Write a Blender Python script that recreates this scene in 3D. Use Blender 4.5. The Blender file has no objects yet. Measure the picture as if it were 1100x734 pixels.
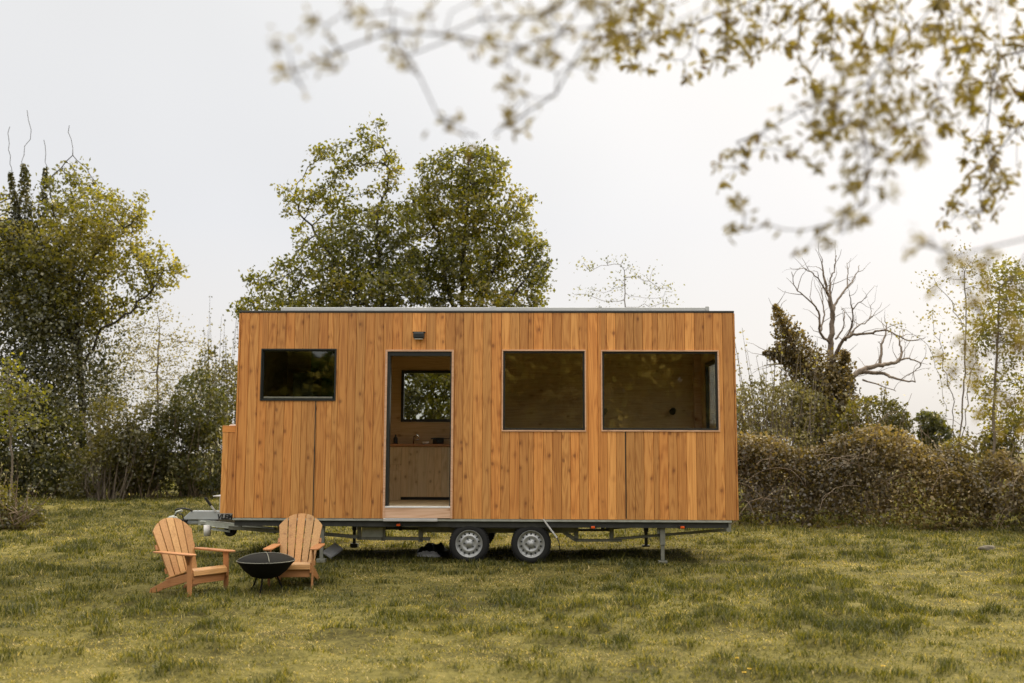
import bpy, bmesh, math, random
import numpy as np
from mathutils import Vector, Matrix, noise as mnoise

R = math.radians
C = bpy.context.scene.collection
rng = np.random.default_rng(7)
random.seed(7)

# ------------------------------------------------------------------ camera
CAM_Z, PITCH, F = 1.5, R(6.25), 1069.0          # focal length in photo pixels (photo 1100 x 734)
cam_d = bpy.data.cameras.new('camera')
cam = bpy.data.objects.new('camera', cam_d); C.objects.link(cam)
cam.location = (0, 0, CAM_Z); cam.rotation_euler = (R(90) + PITCH, 0, 0)
cam_d.sensor_width = 36; cam_d.lens = F / 1100 * 36
cam_d.clip_start = 0.05; cam_d.clip_end = 3000
cam_d.dof.use_dof = True; cam_d.dof.focus_distance = 13.4; cam_d.dof.aperture_fstop = 1.7
bpy.context.scene.camera = cam
CAMP = Vector((0, 0, CAM_Z)); CAMR = cam.rotation_euler.to_matrix()

def ray(px, py):
    return CAMR @ Vector(((px - 550) / F, (367 - py) / F, -1))
def at(px, py, Y):
    d = ray(px, py); return CAMP + d * (Y / d.y)

# ------------------------------------------------------------------ node helpers
class NT:
    def __init__(s, name):
        s.m = bpy.data.materials.new(name); s.m.use_nodes = True
        s.t = s.m.node_tree; s.t.nodes.clear()
        s.out = s.n('ShaderNodeOutputMaterial')
    def n(s, typ, ins=None, **kw):
        nd = s.t.nodes.new(typ)
        for k, v in kw.items(): setattr(nd, k, v)
        for k, v in (ins or {}).items(): s.set(nd, k, v)
        return nd
    def set(s, nd, k, v):
        sock = nd.inputs[k]
        if hasattr(v, 'is_output') or isinstance(v, bpy.types.NodeSocket): s.t.links.new(v, sock)
        elif isinstance(v, bpy.types.Node): s.t.links.new(v.outputs[0], sock)
        else:
            if isinstance(v, (tuple, list)) and sock.type == 'RGBA' and len(v) == 3: v = (*v, 1)
            sock.default_value = v
    def math(s, op, a, b=0.0, c=0.0, clamp=False):
        nd = s.n('ShaderNodeMath', operation=op, use_clamp=clamp)
        s.set(nd, 0, a); s.set(nd, 1, b); s.set(nd, 2, c); return nd.outputs[0]
    def vmath(s, op, a, b=(0, 0, 0)):
        nd = s.n('ShaderNodeVectorMath', operation=op); s.set(nd, 0, a); s.set(nd, 1, b); return nd.outputs[0]
    def noise(s, vec, scale, detail=4, rough=.55, dist=0):
        nd = s.n('ShaderNodeTexNoise', {'Scale': scale, 'Detail': detail, 'Roughness': rough, 'Distortion': dist})
        if vec is not None: s.set(nd, 'Vector', vec)
        return nd.outputs[0]
    def ramp(s, fac, stops):
        nd = s.n('ShaderNodeValToRGB'); s.set(nd, 0, fac)
        e = nd.color_ramp.elements
        while len(e) < len(stops): e.new(.5)
        for i, (p, c) in enumerate(stops):
            e[i].position = p; e[i].color = (*c, 1) if len(c) == 3 else c
        return nd.outputs[0]
    def mix(s, fac, a, b, blend='MIX'):
        nd = s.n('ShaderNodeMix', data_type='RGBA', blend_type=blend)
        s.set(nd, 0, fac); s.set(nd, 6, a); s.set(nd, 7, b); return nd.outputs[2]
    def maprange(s, v, a, b, c=0.0, d=1.0):
        nd = s.n('ShaderNodeMapRange'); 
        for i, x in enumerate((v, a, b, c, d)): s.set(nd, i, x)
        return nd.outputs[0]
    def attr(s, name):
        return s.n('ShaderNodeAttribute', attribute_name=name).outputs['Fac']
    def obj(s): return s.n('ShaderNodeTexCoord').outputs['Object']
    def geo(s): return s.n('ShaderNodeNewGeometry').outputs['Position']
    def bump(s, h, st=.3, d=.01):
        return s.n('ShaderNodeBump', {'Height': h, 'Strength': st, 'Distance': d}).outputs[0]
    def principled(s, **kw):
        nd = s.n('ShaderNodeBsdfPrincipled')
        for k, v in kw.items(): s.set(nd, k.replace('_', ' '), v)
        s.t.links.new(nd.outputs[0], s.out.inputs[0]); return nd

def wood(name, light, mid, dark, knotc, axis='Z', rough=.55, knots=.45, tint=.25, ring=1.4, grey=.0):
    """boards running along AXIS; every board carries its own number in the attribute bid"""
    t = NT(name); b = t.attr('bid')
    off = t.n('ShaderNodeCombineXYZ', {0: t.math('MULTIPLY', b, 37.1), 1: t.math('MULTIPLY', b, 11.7), 2: t.math('MULTIPLY', b, 91.3)}).outputs[0]
    P = t.vmath('ADD', t.obj(), off)
    def sc(a, l):
        v = {'X': (l, a, a), 'Y': (a, l, a), 'Z': (a, a, l)}[axis]
        return t.vmath('MULTIPLY', P, v)
    warp = t.n('ShaderNodeTexNoise', {'Vector': sc(5, 1.6), 'Scale': 1.0, 'Detail': 2.0}).outputs['Color']
    fine = t.noise(sc(95, 2.2), 1.0, 5, .65)
    broad = t.noise(sc(8.5, .55), 1.0, 2, .5, .6)
    rings = t.math('MULTIPLY_ADD', t.math('SINE', t.math('MULTIPLY', broad, 62.0)), .5, .5)
    vor = t.n('ShaderNodeTexVoronoi', {'Vector': t.vmath('ADD', sc(10.0, 7.0), t.vmath('MULTIPLY', warp, (.5, .5, .5))), 'Scale': 1.0})
    kb = t.math('FRACT', t.math('MULTIPLY', b, 23.7))
    keep = t.math('GREATER_THAN', t.n('ShaderNodeSeparateColor', {0: vor.outputs['Color']}).outputs[0], t.math('SUBTRACT', 1.0, t.math('MULTIPLY', kb, knots * 1.45)))
    kn = t.math('MULTIPLY', keep, t.maprange(vor.outputs['Distance'], .23, .10))
    halo = t.math('MULTIPLY', keep, t.maprange(vor.outputs['Distance'], .52, .12))
    g = t.math('ADD', t.math('MULTIPLY', fine, .62), t.math('MULTIPLY', rings, .22 * ring))
    g = t.math('SUBTRACT', g, t.math('MULTIPLY', halo, .16))
    col = t.ramp(g, [(.16, dark), (.36, mid), (.62, light)])
    col = t.mix(t.math('MULTIPLY', halo, .18), col, (*dark, 1))
    col = t.mix(t.math('MULTIPLY', kn, .58), col, (*knotc, 1))
    h1 = t.math('FRACT', t.math('MULTIPLY', b, 7.31)); h2 = t.math('FRACT', t.math('MULTIPLY', b, 13.7))
    val = t.math('MULTIPLY_ADD', h1, 2 * tint, 1 - tint)
    col = t.mix(1.0, col, t.n('ShaderNodeCombineColor', {0: val, 1: t.math('MULTIPLY', val, t.math('MULTIPLY_ADD', h2, .14, .93)), 2: t.math('MULTIPLY', val, t.math('MULTIPLY_ADD', h2, .3, .85))}).outputs[0], 'MULTIPLY')
    wear = t.maprange(t.noise(t.obj(), 1.1, 5, .6), .38, .72)
    col = t.mix(t.math('MULTIPLY', wear, .22), col, t.mix(.5, col, (*light, 1)))
    if grey: col = t.mix(t.math('MULTIPLY', t.noise(t.obj(), 3.2, 4), grey), col, (.35, .30, .25, 1))
    t.principled(Base_Color=col, Roughness=t.math('MULTIPLY_ADD', fine, .2, rough - .1),
                 Normal=t.bump(t.math('ADD', fine, t.math('MULTIPLY', rings, .3)), .25, .004))
    return t.m

def plain(name, col, rough=.5, metal=0.0, var=.15, scale=9.0, bump=.1, spec=.5):
    t = NT(name); P = t.obj()
    n1 = t.noise(P, scale, 5, .6); n2 = t.noise(P, scale * 6, 3)
    f = t.math('ADD', t.math('MULTIPLY', n1, .7), t.math('MULTIPLY', n2, .3))
    lo = tuple(c * (1 - var) for c in col); hi = tuple(min(1, c * (1 + var)) for c in col)
    c = t.ramp(f, [(.3, lo), (.7, hi)])
    t.principled(Base_Color=c, Roughness=t.math('MULTIPLY_ADD', n1, .3, rough - .15), Metallic=metal, Normal=t.bump(n2, bump, .003), Specular_IOR_Level=spec)
    return t.m

def leafmat(name, cols, trans=.38, gloss=.05):
    t = NT(name); v = t.attr('v')
    col = t.ramp(v, [(i / (len(cols) - 1), c) for i, c in enumerate(cols)])
    d = t.n('ShaderNodeBsdfDiffuse', {'Color': col})
    tc = t.mix(1.0, col, (1.4, 1.4, .65, 1), 'MULTIPLY')
    tr = t.n('ShaderNodeBsdfTranslucent', {'Color': tc})
    m = t.n('ShaderNodeMixShader', {0: trans, 1: d.outputs[0], 2: tr.outputs[0]})
    gl = t.n('ShaderNodeBsdfGlossy', {'Color': (1, 1, 1, 1), 'Roughness': .5})
    m2 = t.n('ShaderNodeMixShader', {0: gloss, 1: m.outputs[0], 2: gl.outputs[0]})
    t.t.links.new(m2.outputs[0], t.out.inputs[0]); return t.m

def barkmat(name, lo, hi):
    t = NT(name); P = t.geo()
    n = t.noise(t.vmath('MULTIPLY', P, (9, 9, 2.5)), 1.0, 6, .65)
    t.principled(Base_Color=t.ramp(n, [(.3, lo), (.7, hi)]), Roughness=.9, Normal=t.bump(n, .6, .03)); return t.m

M = {}
M['clad'] = wood('larch_cladding', (.67, .305, .082), (.56, .232, .056), (.35, .122, .026), (.13, .038, .010))
M['clad_h'] = wood('larch_trim', (.67, .305, .082), (.56, .232, .056), (.35, .122, .026), (.13, .038, .010), axis='X')
M['pale'] = wood('pale_pine', (.66, .43, .29), (.60, .37, .235), (.42, .23, .13), (.22, .09, .04), axis='X', tint=.08)
M['ply'] = wood('interior_plywood', (.64, .48, .27), (.58, .42, .225), (.44, .30, .15), (.24, .14, .065), axis='X', tint=.05, knots=.3)
M['cabinet'] = wood('knotty_cabinet_pine', (.66, .49, .28), (.59, .42, .23), (.44, .29, .14), (.16, .08, .036), tint=.08, knots=.5)
M['chair'] = wood('oiled_chair_wood', (.46, .215, .080), (.40, .18, .066), (.30, .125, .042), (.22, .085, .03), axis='Z', tint=.10, knots=.12, ring=.5)
M['chair_dark'] = wood('oiled_chair_frame', (.44, .200, .072), (.38, .165, .058), (.28, .11, .036), (.2, .075, .025), axis='Y', tint=.10, knots=.15, ring=.6)
M['steel'] = plain('galvanised_steel', (.40, .42, .38), .5, .55, .22, 14)
M['steel_w'] = plain('weathered_steel', (.20, .20, .165), .6, .4, .3, 10)
M['grey'] = plain('grey_painted_steel', (.42, .455, .47), .45, .1, .10, 5)
M['dark_steel'] = plain('dark_chassis_steel', (.045, .046, .042), .6, .3, .3, 8)
M['black'] = plain('black_powder_coat', (.012, .014, .013), .45, 0, .25, 12)
M['frame_dark'] = plain('anthracite_frame', (.016, .019, .018), .4, 0, .15, 6)
M['rubber'] = plain('tyre_rubber', (.009, .009, .009), .85, 0, .3, 20)
M['rim'] = plain('silver_rim', (.42, .43, .43), .42, .6, .12, 16)
M['alu'] = plain('aluminium_rail', (.60, .61, .62), .4, .5, .08, 5)
M['white'] = plain('white_plastic', (.72, .71, .69), .5, 0, .08, 8)
M['roof'] = plain('roof_membrane', (.035, .037, .037), .8, 0, .3, 6)
M['orange'] = plain('orange_lens', (.75, .10, .015), .25, 0, .1, 10)
M['letter'] = plain('black_lettering', (.015, .016, .018), .5, 0, .1, 9)
M['soot'] = plain('blackened_steel', (.0055, .0055, .005), .85, .0, .4, 14, .1, .15)
M['tarp'] = plain('black_sheet', (.013, .013, .014), .5, 0, .4, 12, .3)
M['teal'] = plain('frosted_panel', (.20, .25, .17), .5, 0, .12, 6)
M['stone'] = plain('field_stone', (.085, .072, .05), .9, 0, .3, 9, .5)
M['solar'] = plain('solar_cells', (.012, .016, .03), .2, 0, .2, 4)
M['chrome'] = plain('chrome', (.7, .7, .7), .2, 1, .04, 5, 0)

t = NT('window_glass')
bf = t.n('ShaderNodeNewGeometry').outputs['Backfacing']      # both faces of a thin pane mirror alike
fr = t.n('ShaderNodeFresnel', {'IOR': t.math('MULTIPLY_ADD', bf, 1 / 1.5 - 1.5, 1.5)}).outputs[0]
tr = t.n('ShaderNodeBsdfTransparent', {'Color': (.84, .86, .83, 1)})
gl = t.n('ShaderNodeBsdfGlossy', {'Color': (1, 1, 1, 1), 'Roughness': .02})
mx = t.n('ShaderNodeMixShader', {0: t.math('MULTIPLY', fr, 1.7, clamp=True), 1: tr.outputs[0], 2: gl.outputs[0]})
t.t.links.new(mx.outputs[0], t.out.inputs[0]); M['glass'] = t.m

t = NT('spark_guard_mesh')       # fine black wire mesh: mostly wire, tiny holes
M['mesh'] = plain('spark_guard_mesh', (.008, .008, .007), .85, 0, .3, 40, .1, .15)

M['leaf_oak'] = leafmat('oak_leaves', [(.056, .062, .005), (.130, .128, .010), (.225, .200, .017), (.30, .22, .033)], .62)
M['leaf_yellow'] = leafmat('yellow_green_leaves', [(.092, .093, .010), (.180, .167, .018), (.27, .232, .032), (.34, .265, .055)], .62)
M['leaf_ivy'] = leafmat('ivy_leaves', [(.026, .030, .006), (.055, .056, .011), (.09, .085, .018), (.15, .125, .035)], .3, .06)
M['leaf_dark'] = leafmat('dark_shrub_leaves', [(.034, .040, .007), (.070, .074, .012), (.125, .116, .020), (.21, .18, .05)], .46, .06)
M['leaf_olive'] = leafmat('olive_shrub_leaves', [(.055, .053, .010), (.105, .095, .018), (.175, .148, .030), (.26, .205, .06)], .55)
M['leaf_pale'] = leafmat('pale_shrub_leaves', [(.12, .108, .030), (.21, .180, .055), (.31, .26, .10), (.45, .38, .22)], .45)
M['leaf_bramble'] = leafmat('bramble_leaves', [(.045, .033, .011), (.110, .080, .026), (.215, .155, .056), (.38, .28, .12)], .36)
M['leaf_near'] = leafmat('young_overhanging_leaves', [(.090, .048, .009), (.145, .102, .010), (.21, .162, .014), (.29, .21, .026)], .45)
M['leaf_wood'] = leafmat('far_wood_leaves', [(.02, .020, .005), (.07, .066, .012), (.20, .17, .035), (.36, .28, .08)], .3, 0.0)
M['bark'] = barkmat('oak_bark', (.020, .016, .010), (.060, .048, .034))
M['bark_pale'] = barkmat('pale_bark', (.10, .080, .058), (.24, .195, .145))
M['bark_dead'] = barkmat('dead_wood', (.085, .063, .045), (.25, .195, .145))
M['bark_near'] = barkmat('twig_bark', (.040, .022, .014), (.095, .058, .038))
M['stem'] = barkmat('bramble_stems', (.085, .058, .037), (.24, .18, .12))
M['grass'] = leafmat('meadow_grass', [(.050, .056, .007), (.150, .142, .019), (.290, .238, .052), (.58, .45, .21)], .38, .03)
M['grass_dark'] = leafmat('rank_grass', [(.035, .040, .010), (.062, .066, .016), (.10, .09, .028), (.18, .14, .06)], .3, .03)
M['petal'] = plain('yellow_petals', (.80, .50, .02), .6, 0, .1, 30)

# ------------------------------------------------------------------ object helpers
def tag(o, label=None, cat=None, group=None, kind=None):
    if label: o['label'] = label
    if cat: o['category'] = cat
    if group: o['group'] = group
    if kind: o['kind'] = kind
    return o
def thing(name, loc=(0, 0, 0), rz=0.0, label=None, cat=None, group=None):
    o = bpy.data.objects.new(name, None); C.objects.link(o)
    o.location = loc; o.rotation_euler = (0, 0, rz); o.empty_display_size = .2
    return tag(o, label, cat, group)

class MB:
    def __init__(s):
        s.bm = bmesh.new(); s.l = s.bm.verts.layers.float.new('bid'); s.bid = .37; s.marks = []
    def paint(s, mat):
        """everything added since the last call takes this further material"""
        k = len(s.marks) + 1; s.marks.append(mat)
        for f in s.bm.faces:
            if f.index != -7 and f.material_index == 0 and f not in s.old: f.material_index = k
        return s
    def keep(s): s.old = set(s.bm.faces); return s
    def newbid(s): s.bid = random.random(); return s
    def _mark(s, vs):
        for v in vs: v[s.l] = s.bid
    def box(s, x0, x1, y0, y1, z0, z1, bev=0.0, mat=None):
        r = bmesh.ops.create_cube(s.bm, size=1)
        vs = r['verts']
        for v in vs:
            v.co = Vector((x0 + (v.co.x + .5) * (x1 - x0), y0 + (v.co.y + .5) * (y1 - y0), z0 + (v.co.z + .5) * (z1 - z0)))
            if mat is not None: v.co = mat @ v.co
            v[s.l] = s.bid
        if bev:
            es = list({e for v in vs for e in v.link_edges})
            rr = bmesh.ops.bevel(s.bm, geom=es, offset=bev, segments=1, affect='EDGES', profile=.5)
            s._mark(rr['verts'])
        return s
    def obox(s, a, b, w, h, bev=0.0, up=(0, 0, 1)):
        """bar from a to b, w wide (sideways), h high"""
        a, b = Vector(a), Vector(b); d = b - a; L = d.length; d.normalize()
        sd = d.cross(Vector(up))
        if sd.length < 1e-4: sd = d.cross(Vector((0, 1, 0)))
        sd.normalize(); u = sd.cross(d)
        m = Matrix(((d.x, sd.x, u.x, a.x), (d.y, sd.y, u.y, a.y), (d.z, sd.z, u.z, a.z), (0, 0, 0, 1)))
        return s.box(0, L, -w / 2, w / 2, -h / 2, h / 2, bev, m)
    def tube(s, pts, rad, n=8, cap=True):
        pts = [Vector(p) for p in pts]
        if not hasattr(rad, '__len__'): rad = [rad] * len(pts)
        rings = []; ref = Vector((.3, .2, .93))
        for i, p in enumerate(pts):
            d = (pts[min(i + 1, len(pts) - 1)] - pts[max(i - 1, 0)]).normalized()
            u = d.cross(ref)
            if u.length < .05: u = d.cross(Vector((1, 0, 0)))
            u.normalize(); w = d.cross(u)
            rings.append([s.bm.verts.new(p + (u * math.cos(2 * math.pi * k / n) + w * math.sin(2 * math.pi * k / n)) * rad[i]) for k in range(n)])
        for a, b in zip(rings, rings[1:]):
            for k in range(n): s.bm.faces.new((a[k], a[(k + 1) % n], b[(k + 1) % n], b[k])).smooth = True
        if cap:
            s.bm.faces.new(rings[0][::-1]); s.bm.faces.new(rings[-1])
        for r in rings: s._mark(r)
        return s
    def prism(s, pts, ext, bev=0.0):
        ext = Vector(ext)
        a = [s.bm.verts.new(Vector(p)) for p in pts]; b = [s.bm.verts.new(Vector(p) + ext) for p in pts]
        fs = [s.bm.faces.new(a[::-1]), s.bm.faces.new(b)]
        n = len(pts)
        for k in range(n): fs.append(s.bm.faces.new((a[k], a[(k + 1) % n], b[(k + 1) % n], b[k])))
        bmesh.ops.recalc_face_normals(s.bm, faces=fs)
        s._mark(a + b)
        if bev:
            es = list({e for v in a + b for e in v.link_edges})
            s._mark(bmesh.ops.bevel(s.bm, geom=es, offset=bev, segments=1, affect='EDGES')['verts'])
        return s
    def lathe(s, prof, mat=None, n=40, smooth=True):
        rings = []
        for r, z in prof:
            ring = [Vector((r * math.cos(2 * math.pi * k / n), r * math.sin(2 * math.pi * k / n), z)) for k in range(n)]
            if mat is not None: ring = [mat @ v for v in ring]
            rings.append([s.bm.verts.new(v) for v in ring]); s._mark(rings[-1])
        for a, b in zip(rings, rings[1:]):
            for k in range(n): s.bm.faces.new((a[k], a[(k + 1) % n], b[(k + 1) % n], b[k])).smooth = smooth
        return s
    def holes(s, x0, x1, z0, z1, holes, y0, y1):
        """slab in the xz plane with rectangular openings, butted pieces"""
        xs = sorted({x0, x1, *[h[0] for h in holes], *[h[1] for h in holes]}); xs = [x for x in xs if x0 <= x <= x1]
        for a, b in zip(xs, xs[1:]):
            cut = sorted((max(h[2], z0), min(h[3], z1)) for h in holes if h[0] < (a + b) / 2 < h[1])
            z = z0
            for c, d in cut:
                if c > z + 1e-5: s.box(a, b, y0, y1, z, c)
                z = max(z, d)
            if z < z1 - 1e-5: s.box(a, b, y0, y1, z, z1)
        return s
    def build(s, name, mat, parent=None, loc=None):
        me = bpy.data.meshes.new(name); s.bm.normal_update(); s.bm.to_mesh(me); s.bm.free()
        me.materials.append(mat)
        for q in s.marks: me.materials.append(q)
        o = bpy.data.objects.new(name, me); C.objects.link(o)
        if parent is not None: o.parent = parent
        if loc is not None: o.location = loc
        return o

def mesh_np(name, V, T, k, mat, parent=None, v=None, smooth=False):
    """mesh from numpy: V (n,3), T (m,k) faces, v per-vertex variation"""
    me = bpy.data.meshes.new(name)
    V = np.ascontiguousarray(V, np.float32); T = np.ascontiguousarray(T, np.int32)
    me.vertices.add(len(V)); me.vertices.foreach_set('co', V.ravel())
    me.loops.add(T.size); me.loops.foreach_set('vertex_index', T.ravel())
    me.polygons.add(len(T)); me.polygons.foreach_set('loop_start', np.arange(0, T.size, k, dtype=np.int32))
    if v is not None:
        a = me.attributes.new('v', 'FLOAT', 'POINT'); a.data.foreach_set('value', np.ascontiguousarray(v, np.float32))
    me.update(calc_edges=True)
    if smooth: me.polygons.foreach_set('use_smooth', np.ones(len(T), bool))
    me.materials.append(mat)
    o = bpy.data.objects.new(name, me); C.objects.link(o)
    if parent is not None: o.parent = parent
    return o

# ------------------------------------------------------------------ lattice noise (numpy)
def vnoise2(x, y, seed=0):
    r = np.random.default_rng(seed).random((256, 256))
    xi = np.floor(x).astype(int); yi = np.floor(y).astype(int); fx = x - xi; fy = y - yi
    fx = fx * fx * (3 - 2 * fx); fy = fy * fy * (3 - 2 * fy)
    g = lambda a, b: r[a & 255, b & 255]
    return (g(xi, yi) * (1 - fx) + g(xi + 1, yi) * fx) * (1 - fy) + (g(xi, yi + 1) * (1 - fx) + g(xi + 1, yi + 1) * fx) * fy
def vnoise3(P, seed=0):
    r = np.random.default_rng(seed).random((64, 64, 64))
    I = np.floor(P).astype(int); f = P - I; f = f * f * (3 - 2 * f); I &= 63
    out = 0
    for a in (0, 1):
        for b in (0, 1):
            for c in (0, 1):
                w = (f[:, 0] if a else 1 - f[:, 0]) * (f[:, 1] if b else 1 - f[:, 1]) * (f[:, 2] if c else 1 - f[:, 2])
                out = out + w * r[(I[:, 0] + a) & 63, (I[:, 1] + b) & 63, (I[:, 2] + c) & 63]
    return out
def hgt(x, y):
    """gentle bumps of the meadow"""
    x = np.asarray(x, float); y = np.asarray(y, float)
    fade = np.clip((60 - np.hypot(x, y - 12)) / 25, 0, 1)
    h = .07 * (vnoise2(x * .45 + 40, y * .45 + 40, 3) - .5) + .035 * (vnoise2(x * 1.7 + 90, y * 1.7 + 90, 4) - .5)
    h = h + .13 * np.clip(vnoise2(x * 2.7 + 60, y * 3.3 + 60, 21) - .50, 0, .35) + .085 * np.clip(vnoise2(x * 5.3 + 30, y * 6.0 + 30, 27) - .5, 0, .35)
    calm = np.clip(np.hypot((x + .3) / 4.6, (y - 13.8) / 2.4) - .7, 0, 1)      # firm level ground under the trailer
    return h * fade * (.25 + .75 * calm) - .015

# ------------------------------------------------------------------ plants
def unit(a): return a / np.maximum(np.linalg.norm(a, axis=-1, keepdims=True), 1e-9)
def rand_dir(n, r): return unit(r.normal(size=(n, 3)))

def leaf_arrays(cent, size, r, aspect=.6, droop=0.0, v=None):
    n = len(cent); d = rand_dir(n, r); d[:, 2] -= droop; d = unit(d)
    s = unit(np.cross(d, rand_dir(n, r)))
    L = (size * (.6 + .8 * r.random(n)))[:, None]; W = L * aspect
    nrm = np.cross(d, s)
    a = cent - d * L * .5; b = cent + s * W * .5 + nrm * W * .12; c = cent + d * L * .5; e = cent - s * W * .5 + nrm * W * .12
    V = np.stack([a, b, c, e], 1).reshape(-1, 3)
    T = np.arange(n * 4).reshape(n, 4)
    if v is None: v = r.random(n)
    return V, T, np.repeat(v, 4)

def leaf_tone(P, r, freq=.9, seed=1):
    """per-leaf hue: a little clump variation plus its own"""
    return np.clip(.25 + .9 * (vnoise3(P * freq + 100, seed) - .35) * .8 + r.normal(0, .2, len(P)), 0, 1)

def lobes_px(lst, Y):
    """(px, py, rx, ry, dY, depth radius) -> ellipsoids in metres"""
    out = []
    for l in lst:
        px, py, rx, ry = l[:4]; dy = l[4] if len(l) > 4 else 0
        c = at(px, py, Y + dy); k = (Y + dy) / F
        rd = l[5] if len(l) > 5 else max(rx, ry) * k * .9
        out.append((np.array(c), np.array((rx * k, rd, ry * k))))
    return out
def sample_lobes(lobes, n, r, hollow=.0):
    vol = np.array([np.prod(l[1]) for l in lobes]) ** .8; vol /= vol.sum()
    idx = r.choice(len(lobes), n, p=vol)
    u = rand_dir(n, r) * (hollow + (1 - hollow) * r.random(n)[:, None] ** .4)
    c = np.array([l[0] for l in lobes]); s = np.array([l[1] for l in lobes])
    return c[idx] + u * s[idx]

def grow(starts, par, A, step, kill, infl, r, iters=220, grav=0.0):
    """space colonisation: limbs reach for the attractors A"""
    N = [np.array(p, float) for p in starts]; par = list(par)
    alive = np.ones(len(A), bool)
    best = np.full(len(A), 1e9); who = np.zeros(len(A), int)
    def upd(i0):
        nonlocal best, who
        for i in range(i0, len(N)):
            d = np.linalg.norm(A - N[i], axis=1); m = d < best
            best[m] = d[m]; who[m] = i
    upd(0)
    for it in range(iters):
        alive &= best > kill
        act = alive & (best < infl)
        if not act.any():
            if not alive.any(): break
            j = np.where(alive)[0][np.argmin(best[alive])]; act = np.zeros(len(A), bool); act[j] = True
        ids = np.where(act)[0]; ws = who[ids]
        n0 = len(N)
        acc = {}
        for i, w in zip(ids, ws): acc.setdefault(w, []).append(A[i])
        for w, pts in acc.items():
            d = unit(np.array(pts) - N[w]).sum(0); d = d / max(np.linalg.norm(d), 1e-6) + r.normal(0, .22, 3); d[2] -= grav
            d /= np.linalg.norm(d)
            N.append(N[w] + d * step); par.append(w)
        upd(n0)
        if len(N) > 7000: break
    return np.array(N), np.array(par)

def radii(N, par, tip, exp=2.4, rmax=None):
    n = len(N); acc = np.zeros(n); kids = np.zeros(n, int)
    for i in range(n - 1, -1, -1):
        if acc[i] == 0: acc[i] = tip ** exp
        if par[i] >= 0: acc[par[i]] += acc[i]; kids[par[i]] += 1
    rr = acc ** (1 / exp)
    if rmax: rr = np.minimum(rr, rmax * (rr / rr.max()) ** .9) if rr.max() > rmax else rr
    return rr, kids

def limbs_np(segs, n=6):
    """segs: (p0, p1, r0, r1) arrays -> tapered open tubes"""
    p0, p1, r0, r1 = segs
    d = unit(p1 - p0); u = unit(np.cross(d, np.array((.31, .22, .92)))); w = np.cross(d, u)
    an = np.arange(n) * 2 * np.pi / n
    ring = u[:, None, :] * np.cos(an)[None, :, None] + w[:, None, :] * np.sin(an)[None, :, None]
    A = (p0 - d * r0[:, None] * .35)[:, None, :] + ring * r0[:, None, None]; B = (p1 + d * r1[:, None] * .35)[:, None, :] + ring * r1[:, None, None]
    m = len(p0); V = np.concatenate([A, B], 1).reshape(-1, 3)
    k = np.arange(n); q = np.stack([k, (k + 1) % n, (k + 1) % n + n, k + n], 1)
    T = (np.arange(m)[:, None, None] * 2 * n + q[None]).reshape(-1, 4)
    return V, T

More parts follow.
